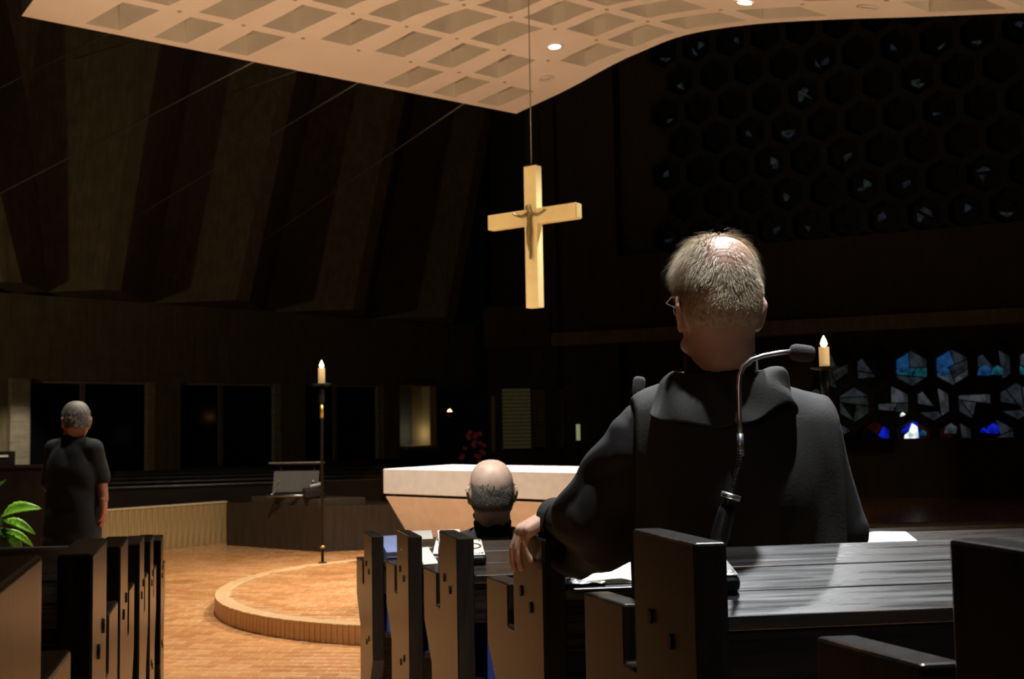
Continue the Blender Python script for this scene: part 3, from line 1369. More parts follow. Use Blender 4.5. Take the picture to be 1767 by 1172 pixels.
F.cap((.004, y - .01, Zc - .17), .028, (.004, y - .02, Zc - .26), .020)
F.cap((.0, y - .02, Zc - .26), .020, (.010, y, Zc - .36), .014)
F.cap((.010, y, Zc - .36), .013, (.016, y - .012, Zc - .42), .013)
F.cap((0, y, Zc + .045), .020, (0, y - .005, Zc + .07), .012)
for s in (-1, 1):
    F.cap((s * .01, y, Zc + .03), .018, (s * .09, y, Zc + .005), .013)
    F.cap((s * .09, y, Zc + .005), .013, (s * .165, y, Zc + .028), .010)
    F.cap((s * .165, y, Zc + .028), .010, (s * .19, y - .004, Zc + .045), .011)
link('corpus', bmesh.new(), 'bronze', cr) if False else None
me = F.mesh('corpus', .006, 3)
o = linkme('corpus', me, 'bronze', cr, True)
tag(o, 'small bronze figure with outstretched arms')
cable('suspension_wire', at(917, 287, D_) + V((0, 0, .01)), V((cr.location.x, cr.location.y, 9.5)) + V((-.0, 0, 0)), .006, 'thin wire from which the gilded cross hangs', 'wire')

# =================================================================== ALTAR
aa = R(-38)
altar = empty('altar', (-1.44, 12.25, PZ), aa)
AH = 1.15 - PZ
AL, AD = 2.8, 1.15
link('altar_slab', bbox((0, 0, AH - .27), (AL, AD, AH), .008), 'stone', altar)
bm = bmesh.new()
t_ = .14
lo = [(.34, .26), (AL - .34, .26), (AL - .34, AD - .26), (.34, AD - .26)]
hi = [(.02, .012), (AL - .02, .012), (AL - .02, AD - .012), (.02, AD - .012)]
A = [bm.verts.new((x, y, 0)) for x, y in lo]
B = [bm.verts.new((x, y, AH - .30)) for x, y in hi]
bm.faces.new(A[::-1])
bm.faces.new(B)
for i in range(4):
    bm.faces.new((A[i], A[(i + 1) % 4], B[(i + 1) % 4], B[i]))
bevel(bm, .006)
link('altar_base', bm, 'stone2', altar)
link('shadow_joint', bbox((.10, .10, AH - .31), (AL - .10, AD - .10, AH - .26)), 'iron', altar)  # black inset, the slot's shade put into its colour
tag(altar, 'white stone altar with thick slab and tapering base', 'altar')
# small uneven things at the far edge of the altar: folded linen
for k, (u, v) in enumerate(((1.0, 1.02), (1.5, 1.03), (2.0, 1.0))):
    pass

# =================================================================== AMBO, LECTERN, LOW WALL
A0 = onz(391, 941, 0)
A1 = onz(557, 953, 0)
A2 = onz(672, 947, 0)
ambo = empty('ambo', A1)
d1 = (A0 - A1)
d2 = (A2 - A1) * 1.6
bk = d1 + d2
poly = [(0, 0), (d2.x, d2.y), (bk.x, bk.y), (d1.x, d1.y)]
link('ambo_block', prism(poly, 0, .58, 2, .006), 'ambo', ambo)
c0 = (d1 * .86 + d2 * .04)
m1 = [(d1 * .84 + d2 * .10), (d1 * .10 + d2 * .06), (d1 * .10 + d2 * .5), (d1 * .84 + d2 * .5)]
link('upper_step', prism([(q.x, q.y) for q in m1], .575, .675, 2, .005), plain('grey_brown_step', (.06, .045, .03), .5, noise=.2), ambo)
tag(ambo, 'low dark wooden speaking platform left of the altar', 'platform')
# lectern: silver stand with a tilted clear plate
lp = at(510, 858, A1.y + .45)
lp.z = .68
le = empty('lectern', lp, R(-4))
S = (A1.y + .45) / FOC


def rod(par, name, pts, r, mat, seg=8):
    bm = bmesh.new()
    tube(bm, pts, r, seg)
    return link(name, bm, mat, par, True)


hw = 42 * S
for s in (-1, 1):
    rod(le, 'stand_leg', [(s * hw, -.12, .02), (s * (hw - .03), -.02, .05), (s * (hw - .10), .02, .20)], .018, 'steel')
    rod(le, 'stand_leg', [(s * (hw + .04), .20, .02), (s * (hw - .02), .10, .10), (s * (hw - .10), .02, .22)], .014, 'steel')
rod(le, 'foot_rail', [(-hw - .04, -.12, .03), (hw + .05, -.12, .03)], .018, 'steel')
bm = bbox((-hw + .02, -.01, 0), (hw - .02, .01, .29), .003)
o = link('reading_plate', bm, 'acrylic', le)
o.location = (0, -.02, .07)
o.rotation_euler = (R(-18), 0, 0)
o = link('top_board', bbox((-hw + .00, -.02, 0), (hw + .04, .10, .022), .004), 'ambo', le)
o.location = (0, .10, .43)
o = link('top_rail', bbox((-hw - .06, -.035, 0), (hw + .05, -.018, .016), .003), 'steel', le)
o.location = (0, .10, .45)
rod(le, 'top_post', [(-hw + .1, .10, .22), (-hw + .1, .13, .44)], .01, 'iron')
rod(le, 'top_post', [(hw - .1, .10, .22), (hw - .1, .13, .44)], .01, 'iron')
tag(le, 'silver reading stand with clear tilted plate on the dark platform', 'lectern')
# black device beside the stand
bx = at(540, 868, A1.y + .30)
bx.z = .68
dv = empty('desk_lamp', bx, R(20))
link('lamp_body', bbox((-.13, -.10, .0), (.13, .10, .13), .03, 3), 'black', dv)
o = link('lamp_head', bbox((-.05, -.05, .0), (.13, .05, .05), .015), 'steel', dv)
o.location = (.0, 0, .13)
o.rotation_euler = (0, R(-12), 0)
tag(dv, 'small black and silver lamp lying beside the reading stand', 'lamp')
# paper on the platform edge
for (x, y, sx, sy, nm, lb) in ((590, 862, .25, .12, 'paper_sheet', 'small pale paper lying on the dark platform behind the candle stand'),):
    q = at(x, y, A1.y + .5)
    q.z = .583
    o = link(nm, bbox((-sx, -sy, 0), (sx, sy, .004)), 'paper', None, False, q)
    tag(o, lb, 'paper')
# low wall of upright planks
L0 = onz(168, 943, 0)
L0 = at(168, 883, 14.6)
L0.z = 0
L1 = at(391, 871, 15.9)
L1.z = 0
dv_ = (L1 - L0)
lw_ = empty('trim_3', L0, math.atan2(dv_.y, dv_.x))
tag(lw_, kind='structure')
n = 22
Lw = dv_.length
hts = .56
rnd = random.Random(9)
for k in range(n):
    o = link('plank', bbox((0, 0, 0), (Lw / n - .003, .03 + rnd.uniform(0, .006), hts), .002), 'oak', lw_)
    o.location = (k * Lw / n, 0, 0)
link('wall_backing', bbox((0, .035, 0), (Lw, .09, hts - .01)), 'concreted', lw_)
link('capping', bbox((-.01, -.01, hts), (Lw + .01, .10, hts + .02), .003), plain('pale_oak_cap', (.72, .60, .38), .5, noise=.1), lw_)

# =================================================================== FAR BENCHES
def farbench(D0, x0, x1, z=.75, first=False):
    A_ = at(x0, 780, D0)
    B_ = at(x1, 780, D0 + 1.3)
    A_.z = B_.z = 0
    d = B_ - A_
    L_ = d.length
    r_ = empty('bench', A_, math.atan2(d.y, d.x))
    link('front_panel', bbox((0, 0, .02), (L_, .03, z - .03)), 'farpew', r_)
    link('top_rail', bbox((-.02, -.04, z - .03), (L_ + .02, .16, z), .006), 'board', r_)
    link('seat', bbox((0, .34, .40), (L_, .74, .44), .004), 'farpew', r_)
    link('bench_end', bbox((-.02, .03, 0), (.03, .76, z - .03)), 'farpew', r_)
    link('bench_end', bbox((L_ - .03, .03, 0), (L_ + .02, .76, z - .03)), 'farpew', r_)
    return r_


names = ['dark bench nearest behind the low plank wall, its pale rail catching light', 'second dark bench behind the low plank wall', 'third dark bench behind the low plank wall', 'fourth dark bench behind the low plank wall', 'farthest dark bench below the side windows']
for i, D0 in enumerate((16.9, 18.2, 19.7, 21.3, 22.9)):
    r_ = farbench(D0, 186 + i * 4, 655 + i * 4)
    tag(r_, names[i], 'bench', 'dark benches behind the low plank wall')
# dark stall front at the far left with a pale rail
A_ = at(-60, 800, 13.5)
A_.z = 0
r_ = empty('stall_front', A_, R(3))
zt = at(40, 803, 13.5).z
L_ = at(78, 800, 13.5).x - A_.x
link('front_panel', bbox((0, 0, 0), (L_, .05, zt - .03)), 'farpew', r_)
link('top_rail', bbox((0, -.03, zt - .03), (L_ + .02, .2, zt), .004), 'board', r_)
tag(r_, 'dark stall front at the far left behind the standing man', 'stall')
q = at(10, 803, 13.6)
q.z = zt
r_ = empty('music_stand', q, R(10))
link('stand_board', bbox((-.16, 0, .0), (.10, .03, .17), .004), 'black', r_)
link('sheet', bbox((-.20, -.02, .10), (.03, -.012, .125)), 'paper', r_)
tag(r_, 'small black stand with papers on the far left stall front', 'stand')

# =================================================================== CANDLES
def candlestick(x, ybase, yplate, ytop, D, zb, k, label, label2):
    P = at(x, yplate, D)
    g = V((P.x, P.y, zb))
    zp = P.z - zb
    r_ = empty('candle_stand', g)
    link('pole', lathe([(0, 0), (.016, 0), (.016, zp - .40), (.022, zp - .39), (.022, zp - .38), (0, zp - .38)], 14), 'iron', r_, True)
    link('foot', lathe([(0, 0), (.05, 0), (.05, .008), (.02, .014), (0, .014)], 20), 'iron', r_, True)
    link('lower_ring', lathe([(.014, .16), (.024, .165), (.024, .185), (.014, .19)], 14), 'brass', r_, True)
    link('brass_sleeve', lathe([(0, zp - .38), (.019, zp - .38), (.019, zp - .22), (0, zp - .22)], 14), 'brass', r_, True)
    link('socket', lathe([(0, zp - .22), (.028, zp - .22), (.036, zp - .12), (.030, zp - .03), (0, zp - .03)], 16), 'iron', r_, True)
    link('drip_plate', lathe([(0, zp - .03), (.06, zp - .025), (.105, zp - .012), (.108, zp), (.10, zp), (.05, zp - .012), (0, zp - .012)], 28), 'iron', r_, True)
    tag(r_, label, 'candle stand', 'candle stands beside the altar')
    hc = (at(x, ytop, D) - at(x, yplate, D)).length
    c_ = empty('candle', (g.x, g.y, P.z - .010))
    rc = .0375
    link('wax', lathe([(0, 0), (rc, 0), (rc, hc - .004), (rc * 1.08, hc), (rc * .8, hc - .004), (0, hc - .012)], 20), 'wax', c_, True)
    link('wick', lathe([(0, hc - .012), (.003, hc - .012), (.002, hc + .02), (0, hc + .02)], 6), 'black', c_)
    f = lathe([(0, hc - .004), (.019, hc + .010), (.025, hc + .028), (.016, hc + .055), (0, hc + .088)], 16)
    link('flame', f, 'flame', c_, True)
    l = bpy.data.lights.new('candle_light', 'POINT')
    l.energy = 5
    l.color = (1, .58, .22)
    l.shadow_soft_size = .03
    o = bpy.data.objects.new('candle_light', l)
    col.objects.link(o)
    o.location = (g.x, g.y, P.z + hc + .12)
    tag(c_, label2, 'candle', 'lit altar candles')


P = onz(555, 972, PZ)
candlestick(555, 972, 662, 634, P.y, PZ, 1, 'tall thin black candle stand left of the altar, on the round step', 'burning candle on the left stand, the smaller one in view')
candlestick(1423, 0, 633, 597, 8.3, 0, 1, 'black candle stand behind the standing man, right of the altar', 'burning candle on the right stand, beside the microphone')
# sanctuary lamp, wall candles at the back
q = at(776, 712, 27.0)
r_ = empty('sanctuary_lamp', q)
link('flame', lathe([(0, -.06), (.05, -.03), (.06, .02), (.03, .07), (0, .09)], 12), 'redflame', r_, True)
link('glass_cup', lathe([(.075, -.10), (.09, .02), (.088, .02), (.07, -.10), (0, -.10)], 16), plain('red_glass_cup', (.3, .02, .01), .2, noise=.1), r_, True)
link('hanger', lathe([(0, .1), (.006, .1), (.006, 3.5), (0, 3.5)], 6), 'iron', r_)
tag(r_, 'small red burning sanctuary lamp near the lit wall niche', 'lamp')
q = at(998, 760, 24.9)
r_ = empty('paschal_candle', (q.x, q.y, 0))
link('wax', lathe([(0, q.z), (.045, q.z), (.045, q.z + .36), (0, q.z + .36)], 12), plain('lit_wax', (.6, .62, .4), .5, emit=(.7, .75, .4), es=.28), r_, True)
link('holder', lathe([(0, 0), (.14, 0), (.14, .03), (.03, .05), (.03, q.z - .03), (.08, q.z), (0, q.z)], 14), 'iron', r_, True)
tag(r_, 'pale greenish candle on a holder far behind the altar', 'candle')
# red flowers far behind the altar
q = at(820, 800, 22.5)
r_ = empty('flower_arrangement', (q.x, q.y, 0))
bm = lathe([(0, 0), (.16, 0), (.2, .4), (.24, q.z + .02), (0, q.z + .02)], 16)
link('vase', bm, 'iron', r_, True)
rnd = random.Random(4)
for k in range(22):
    bm = bmesh.new()
    h_ = rnd.uniform(0, .62)
    px_, py_, pz_ = rnd.uniform(-1, 1) * (.36 - .35 * h_), rnd.uniform(-.15, .1), q.z + .02 + h_
    for j in range(6):
        a = j * PI / 3
        c0 = V((px_, py_, pz_))
        d = V((math.cos(a), -.3, math.sin(a)))
        s = V((-math.sin(a), 0, math.cos(a)))
        vs = [bm.verts.new(c0), bm.verts.new(c0 + d * .03 + s * .018), bm.verts.new(c0 + d * .06), bm.verts.new(c0 + d * .03 - s * .018)]
        bm.faces.new(vs)
    link('blossom', bm, 'red', r_)
tag(r_, 'dim cone of red blossoms behind the altar, below the olive shutters', 'flowers')

# =================================================================== STALLS
ROT = R(15.5)
DEP = {1: 5.49, 2: 4.59, 3: 3.70, 4: 2.81, 5: 1.91, 6: 1.02}
DROP = {1: .556, 2: .468, 3: .385, 4: .30, 5: .215, 6: .145}
XR = {1: -.704, 2: -.44, 3: -.195, 4: .067, 5: .304, 6: .575}
XL = {1: -1.736, 2: -1.495, 3: -1.24, 4: -.99, 5: -.72, 6: -.47}
PH = 1.10
FLZ = {i: EYE - DROP[i] - PH for i in DEP}
LEN = 4.0
TH = .058
PROF = [(.075, 0), (.075, .40), (0, .50), (0, 1.10), (.285, 1.10), (.285, .83), (.345, .83), (.345, .945), (.585, .935), (.585, .74), (.45, .60), (.45, 0)]


SHEAR = math.tan(R(8.1))


def make_stall(mir, tipped=False):
    """mir=1: runs to the right of its aisle end; mir=-1: to the left"""
    r_ = empty('choir_stall')
    x = lambda a, b: (a, b) if mir > 0 else (-b, -a)

    def bx(name, s0, s1, p0, p1, z0, z1, mat='board', bw=.003, par=None):
        a, b = x(s0, s1)
        return link(name, bbox((a, p0, z0), (b, p1, z1), bw), mat, par or r_)
    for s0 in (0, LEN):
        a, b = x(s0, s0 + TH)
        pn = link('end_panel', prism(PROF, a, b, 0, .0055), 'panel', r_)
        for (p_, z_) in ((.11, .915), (.20, .945), (.12, .585), (.20, .555)):
            bm = bmesh.new()
            face = (a if mir > 0 else b)
            sgn = -1 if mir > 0 else 1
            if s0 == 0:
                bmesh.ops.create_cone(bm, cap_ends=True, segments=12, radius1=.0085, radius2=.007, depth=.006, matrix=M4.Translation((face + sgn * .001, p_, z_)) @ M4.Rotation(PI / 2, 4, 'Y') @ M4.Scale(1.8, 4, V((1, 0, 0))))
                link('bolt_head', bm, 'iron', pn)
            else:
                bm.free()
    # sloping desk of three planks
    sl = math.atan2(.085, .30)
    for k in range(3):
        w_ = .312 / 3
        a, b = x(TH, LEN)
        o = link('desk_plank', bbox((a, 0, 0), (b, w_ - .0025, .028), .003), 'board', r_)
        o.location = (0, .022 + math.cos(sl) * w_ * k, .945 + math.sin(sl) * w_ * k)
        o.rotation_euler = (sl, 0, 0)
    bx('desk_front_rail', TH, LEN, .030, .052, .815, .942)
    bx('book_shelf', TH, LEN, .035, .30, .60, .622)
    bx('back_panel', TH, LEN, .292, .315, .34, 1.0)
    if tipped:
        bx('seat', TH, LEN, .33, .36, .46, .80)
    else:
        bx('seat', TH, LEN, .325, .66, .44, .47)
    bx('seat_rail', TH, LEN, .30, .33, .34, .43)
    # the rows run at a slight angle to their ends
    S_ = M4.Identity(4)
    S_[1][0] = -SHEAR
    bpy.context.view_layer.update()
    for o in list(r_.children):
        o.data.transform(S_ @ o.matrix_basis)
        o.matrix_basis = M4.Identity(4)
        for g_ in o.children:
            g_.data.transform(S_)
    return r_


protoR = make_stall(1)
protoT = make_stall(1, True)
protoL = make_stall(-1)
labR = {6: 'nearest black choir stall at the right edge, cropped by the picture', 5: 'black choir stall right behind the standing man, with bright desk and microphone', 4: 'black choir stall whose post top the standing man grips with his hand',
        3: 'black choir stall behind the seated bald man, with a discussion unit on its desk', 2: 'black choir stall in front of the seated bald man, second from the altar', 1: 'front black choir stall of the right block, nearest the round step'}
labL = {6: 'nearest black choir stall at the lower left corner, worn orange edge', 5: 'left block stall second from the camera, thick dark post beside the aisle', 4: 'left block stall third from the camera, notched end panel',
        3: 'left block stall fourth from the camera, narrow post top', 2: 'left block stall second from the altar', 1: 'front black stall of the left block, last post before the brick floor'}
usedp = set()


def place(proto, loc, label, group):
    if proto in usedp:
        c = copy_tree(proto)
    else:
        usedp.add(proto)
        c = proto
    c.location = loc
    c.rotation_euler = (0, 0, ROT)
    tag(c, label, 'stall', group)
    return c


ST = {}
for i in range(6, 0, -1):
    ST[i] = place(protoT if i == 5 else protoR, (XR[i], DEP[i], FLZ[i]), labR[i], 'choir stalls of the right block')
    place(protoL, (XL[i], DEP[i], FLZ[i]), labL[i], 'choir stalls of the left block')
# stepped floor under the stalls
G_ = V((-math.sin(ROT), math.cos(ROT), 0))
E_ = V((math.cos(ROT), math.sin(ROT), 0)) - G_ * SHEAR
ROW = R(15.5 - 8.1)
for i in range(2, 8):
    zt = FLZ[i] if i < 7 else FLZ[6] + .08
    c0 = V((XR[6], DEP[6], 0)) + G_ * ((6 - i) * .927)
    bm = bbox((-8, -4.2 + .9 * (i - 2) * .5, -.02), (8, .60, zt))
    o = link('floor_tier', bm, 'paving')
    o.location = (c0.x, c0.y, 0)
    o.rotation_euler = (0, 0, ROW)
    tag(o, kind='structure')


def desk(i, s, p, dz=0.0):
    """point on the sloping desk of right-hand stall i"""
    sl = math.atan2(.085, .30)
    base = V((XR[i], DEP[i], FLZ[i]))
    z = .945 + .028 / math.cos(sl) + (p - .022) * math.tan(sl) + dz
    return base + E_ * s + G_ * p + V((0, 0, z))


DESKROT = (math.atan2(.085, .30), 0, ROW)


def desk_at(i, x, p):
    """s along stall i so that the point shows in picture column x"""
    lo, hi = -.5, 5
    for _ in range(40):
        m = (lo + hi) / 2
        q = desk(i, m, p) - CAM
        if 883.5 + q.dot(RT) * FOC / q.dot(FW) < x:
            lo = m
        else:
            hi = m
    return lo


# ---- discussion units and microphones
def unit(loc, rot, label, hx=.085):
    r_ = empty('conference_unit', loc)
    r_.rotation_euler = rot
    link('housing', bbox((-hx, -.075, 0), (hx, .075, .032), .012, 3), 'black', r_)
    link('face_plate', bbox((-hx + .005, -.068, .0315), (hx - .005, .070, .036), .003), 'face', r_)
    bm = bmesh.new()
    n = 40
    for ra, rb_ in ((hx * .62, hx * .62 + .003), (.018, .021)):
        for k in range(n):
            a0, a1 = 2 * PI * k / n, 2 * PI * (k + 1) / n
            f = [bm.verts.new((r * math.cos(a), r * math.sin(a) + .008, .0368)) for r, a in ((ra, a0), (rb_, a0), (rb_, a1), (ra, a1))]
            bm.faces.new(f)
    box(bm, (hx - .042, -.060, .036), (hx - .022, -.058, .0368))
    box(bm, (hx - .024, -.060, .036), (hx - .022, -.048, .0368))
    link('speaker_ring', bm, 'black', r_)
    for sx in (-1, 1):
        for sy in (-1, 1):
            link('screw', lathe([(0, .038), (.005, .038), (.005, .036), (0, .036)], 10, (sx * (hx - .014), sy * .056, 0)), 'steel', r_)
    tag(r_, label, 'conference unit', 'discussion units on the desks')
    return r_


e5 = desk_at(5, 1288, .10)
s5 = (e5 + TH + .004) / 2
uu = unit(desk(5, s5, .17), DESKROT, 'beige-faced black microphone unit on the bright desk, beside the large post', (e5 - TH - .004) / 2)
e3 = desk_at(3, 845, .10)
s3 = (e3 + TH + .004) / 2
print('UNIT', e5, e3)
unit(desk(3, s3, .17), DESKROT, 'beige-faced black unit on the desk just behind the seated bald man', (e3 - TH - .004) / 2)
# big gooseneck microphone
def gooseneck(label, base, pts_handle, pts_flex, pts_rod, foam, fr):
    r_ = empty('microphone', base)
    inv = lambda P: V(P) - V(base)
    rod(r_, 'handle', [inv(p) for p in pts_handle], [.012, .017, .016, .012], 'black', 14)
    e = inv(pts_handle[-1])
    d = (inv(pts_handle[-1]) - inv(pts_handle[-2])).normalized()
    rod(r_, 'chrome_ring', [e - d * .001, e + d * .009], .0185, 'chrome', 20)
    rod(r_, 'flexible_neck', [inv(p) for p in pts_flex], .0052, 'black', 10)
    # turns of the flexible neck
    bm = bmesh.new()
    P = [inv(p) for p in pts_flex]
    for a, b in zip(P, P[1:]):
        n_ = max(1, int((b - a).length / .0045))
        for k in range(n_):
            c = a.lerp(b, k / n_)
            dd = (b - a).normalized() * .0011
            tube(bm, [c - dd, c + dd], .0066, 10)
    link('neck_turns', bm, 'iron', r_, True)
    rod(r_, 'chrome_neck', [inv(p) for p in pts_rod], .0046, 'chrome', 12)
    a = inv(pts_rod[0])
    rod(r_, 'collar', [a + V((0, 0, -.012)), a + V((0, 0, .03))], .0062, 'steel', 12)
    f0, f1 = inv(foam[0]), inv(foam[1])
    ks = [0, .06, .2, .5, .82, .95, 1]
    rs = [.55, .82, .98, 1.0, .97, .82, .5]
    rod(r_, 'foam_windscreen', [f0.lerp(f1, k) for k in ks], [fr * r for r in rs], 'foam', 20)
    tag(r_, label, 'microphone')


DM = desk(5, s5, .19).y
b5 = desk(5, s5 - .01, .19)
gooseneck('chrome gooseneck microphone with grey foam head, in front of the standing man\'s back', b5,
          [at(1236, 955, DM), at(1243, 925, DM), at(1252, 888, DM), at(1260, 860, DM)],
          [at(1260, 860, DM), at(1268, 832, DM), at(1275, 808, DM), at(1278, 776, DM)],
          [at(1278, 776, DM), at(1276, 720, DM), at(1275, 668, DM), at(1276.5, 648, DM), at(1283, 633, DM), at(1297, 621, DM), at(1318, 614, DM), at(1345, 609, DM), at(1368, 606.5, DM)],
          [at(1363, 607, DM), at(1405, 612, DM)], .0165)
D4 = desk(4, .3, .2).y
s4 = desk_at(4, 1108, .2)
b4 = desk(4, s4, .2)
gooseneck('grey foam-headed microphone peeping over the standing man\'s left shoulder', b4,
          [b4, b4 + V((0, 0, .03)), b4 + V((0, 0, .07)), b4 + V((0, 0, .10))],
          [b4 + V((0, 0, .10)), b4 + V((0, .0, .14)), b4 + V((0, 0, .2))],
          [b4 + V((0, 0, .2)), b4 + V((0, .01, .28)), at(1100, 690, D4 + .03), at(1101, 675, D4 + .03)],
          [at(1100, 684, D4 + .03), at(1104, 650, D4 + .03)], .0175)


# ---- books and papers
def book(name, loc, rot, w_, h_, t, cover, label, cat='book', open_=False, page='paper'):
    r_ = empty(name, loc)
    r_.rotation_euler = rot
    if open_:
        link('cover', bbox((-w_ - .004, -h_ / 2 - .004, 0), (w_ + .004, h_ / 2 + .004, .003), .001), cover, r_)
        for s in (-1, 1):
            bm = bmesh.new()
            n = 8
            rows = []
            for k in range(n + 1):
                u = k / n
                z = .004 + t * (math.sin(min(1, u * 3) * PI / 2) * (1 - .55 * u))
                rows.append([bm.verts.new((s * u * w_, y_, z)) for y_ in (-h_ / 2, h_ / 2)] + [bm.verts.new((s * u * w_, y_, .003)) for y_ in (-h_ / 2, h_ / 2)])
            for a, b in zip(rows, rows[1:]):
                bm.faces.new((a[0], b[0], b[1], a[1]))
                bm.faces.new((a[0], a[2], b[2], b[0]))
                bm.faces.new((a[1], b[1], b[3], a[3]))
            e = rows[-1]
            bm.faces.new((e[0], e[2], e[3], e[1]))
            bmesh.ops.recalc_face_normals(bm, faces=bm.faces)
            link('pages', bm, page if s < 0 else 'paper', r_)
    else:
        link('cover', bbox((-w_ / 2, -h_ / 2, 0), (w_ / 2, h_ / 2, .003), .001), cover, r_)
        link('cover', bbox((-w_ / 2, -h_ / 2, t - .003), (w_ / 2, h_ / 2, t), .001), cover, r_)
        link('spine', bbox((-w_ / 2, -h_ / 2, 0), (-w_ / 2 + .003, h_ / 2, t)), cover, r_)
        link('pages', bbox((-w_ / 2 + .004, -h_ / 2 + .004, .003), (w_ / 2 - .005, h_ / 2 - .004, t - .003)), 'paper', r_)
    tag(r_, label, cat)
    return r_


s = desk_at(4, 1046, .14)
book('open_book', desk(4, s + .05, .155), DESKROT, .125, .24, .012, 'black', 'large open book on the desk below the standing man\'s sleeve', open_=True, page='cream')
s = desk_at(4, 985, .08)
bm = bmesh.new()
rnd = random.Random(8)
n = 10
g = [[bm.verts.new((-.06 + .12 * i / n, -.05 + .10 * j / n, .006 + rnd.uniform(0, .007))) for j in range(n + 1)] for i in range(n + 1)]
for i in range(n):
    for j in range(n):
        bm.faces.new((g[i][j], g[i + 1][j], g[i + 1][j + 1], g[i][j + 1]))
o = link('plastic_wrapper', bm, plain('silvery_film', (.6, .62, .62), .15, metal=.6, noise=.1), None, False, desk(4, s + .02, .075))
o.rotation_euler = DESKROT
tag(o, 'crinkled silvery wrapper on the desk left of the open book', 'wrapper')
s = desk_at(4, 1535, .24)
book('open_booklet', desk(4, s - .06, .20), DESKROT, .13, .19, .010, 'lblue', 'open white booklet with pale blue cover at the standing man\'s right side', open_=True)
s = desk_at(2, 700, .2)
book('blue_book', desk(2, desk_at(2, 668, .1) + .05, .15), (DESKROT[0], 0, ROT + .1), .13, .19, .025, 'lblue', 'light blue book behind the first post of the right block', open_=False) if False else None
q = desk(1, desk_at(1, 664, .12) + .07, .17)
book('blue_book', q, (DESKROT[0] + R(0), 0, ROT + .06), .16, .22, .03, 'lblue', 'light blue book on the front desk between the first two posts')
q = desk(1, desk_at(1, 690, .12) + .10, .17)
book('hymn_book', V((q.x, q.y, q.z + .031)), (DESKROT[0], 0, ROT - .12), .15, .20, .022, 'paper', 'white hymn book lying on the light blue book')
for i, (x, p, a, lb) in enumerate(((731, .12, .2, 'loose white papers on the second desk, beside the second post'), (778, .22, -.3, 'folded white card on the second desk, left of the seated man'))):
    r_ = link('paper_sheet', bbox((-.07, -.09, 0), (.07, .09, .004)), 'paper', None, False, desk(2, desk_at(2, x, p), p))
    r_.rotation_euler = (DESKROT[0], 0, ROT + a)
    tag(r_, lb, 'paper')
q = desk(2, desk_at(2, 776, .25), .27)
r_ = link('folded_card', prism([(-.03, 0), (0, .05), (.03, 0), (.027, 0), (0, .044), (-.027, 0)], -.05, .05, 0), 'paper', None, False, V((q.x, q.y, q.z + .002)))
r_.rotation_euler = (0, 0, ROT)
tag(r_, 'small folded white card standing left of the bald head', 'card')


def shelfbook(i, s, label, h=.19, tilt=0):
    base = V((XR[i], DEP[i], FLZ[i])) + E_ * s + G_ * .17 + V((0, 0, .623))
    r_ = empty('blue_binder', base, ROT)
    link('cover', bbox((-.05, -.10, 0), (-.045, .10, h), .001), 'blue', r_)
    link('cover', bbox((.045, -.10, 0), (.05, .10, h), .001), 'blue', r_)
    link('spine', bbox((-.05, -.105, 0), (.05, -.10, h), .001), 'blue', r_)
    link('pages', bbox((-.044, -.095, .003), (.044, .095, h - .006)), 'paper', r_)
    link('label_mark', bbox((-.03, -.1062, .03), (-.02, -.105, .05)), 'paper', r_)
    tag(r_, label, 'binder', 'blue binders on the shelves')


shelfbook(1, .13, 'blue binder on the shelf under the front desk')
shelfbook(3, .16, 'blue binder on the shelf below the desk behind the seated man')
shelfbook(2, .14, 'blue binder on the shelf below the second desk')
bm = bmesh.new()
bmesh.ops.create_icosphere(bm, subdivisions=3, radius=1)
for v in bm.verts:
    v.co = V((v.co.x * .09, v.co.y * .12, max(v.co.z, -.7) * .10 + .07)) * (1 + .08 * mnoise.noise(v.co * 3))
o = link('cloth_bag', bm, 'bag', None, True, V((XR[2], DEP[2], FLZ[2])) + E_ * .02 + G_ * .66)
o.location = V((XR[1], DEP[1], FLZ[1])) + E_ * .16 + G_ * -.12 + V((0, 0, .30 - .3))
tag(o, 'small beige cloth bag on the floor between the first two stalls', 'bag')

# =================================================================== PERSON 1, standing
FZ = FLZ[5]
DH = 2.47
hc = at(1237, 503, DH)
KH = 1.10
Q1 = headrot(9, -5, 0)
nb = at(1244, 655, 2.50)
shL, shR = at(1128, 742, 2.56), at(1392, 752, 2.55)
elL, wrL = at(1030, 905, 2.64), V((.108, 2.905, 1.418))
elR, wrR = at(1440, 915, 2.56), at(1430, 935, 2.86)
pel = at(1275, 1040, 2.60)
me_ = empty('person', V((pel.x, pel.y, FZ)))
OFF = -V((pel.x, pel.y, FZ))
F = Fig()
T1 = head(F, hc, Q1, KH, nb, .069, -.052)
F.cap(shL, .065, shR, .065)
F.cap(nb, .07, nb - V((0, -.02, .10)), .09)
mid = (shL + shR) / 2
F.ell(mid - V((0, 0, .13)), (.155, .10, .20), None, 2.3)
F.ell(pel + V((0, 0, .12)), (.15, .115, .19), None, 2.3)
F.ell(pel, (.155, .11, .12))
F.cap(shL, .055, elL, .042)
F.cap(elL, .040, wrL, .027)
F.cap(shR, .055, elR, .042)
F.cap(elR, .040, wrR, .027)
hand(F, wrL, (-.84, .10, -.42), (-.42, -.05, .9), (-.16, .97, 0), (42, 20, 12), 1.18, (.4, .7, -.1))
hand(F, wrR, (-.35, .9, -.25), (.1, .2, .95), (-.9, -.3, 0), (18, 18, 12), 1.0)
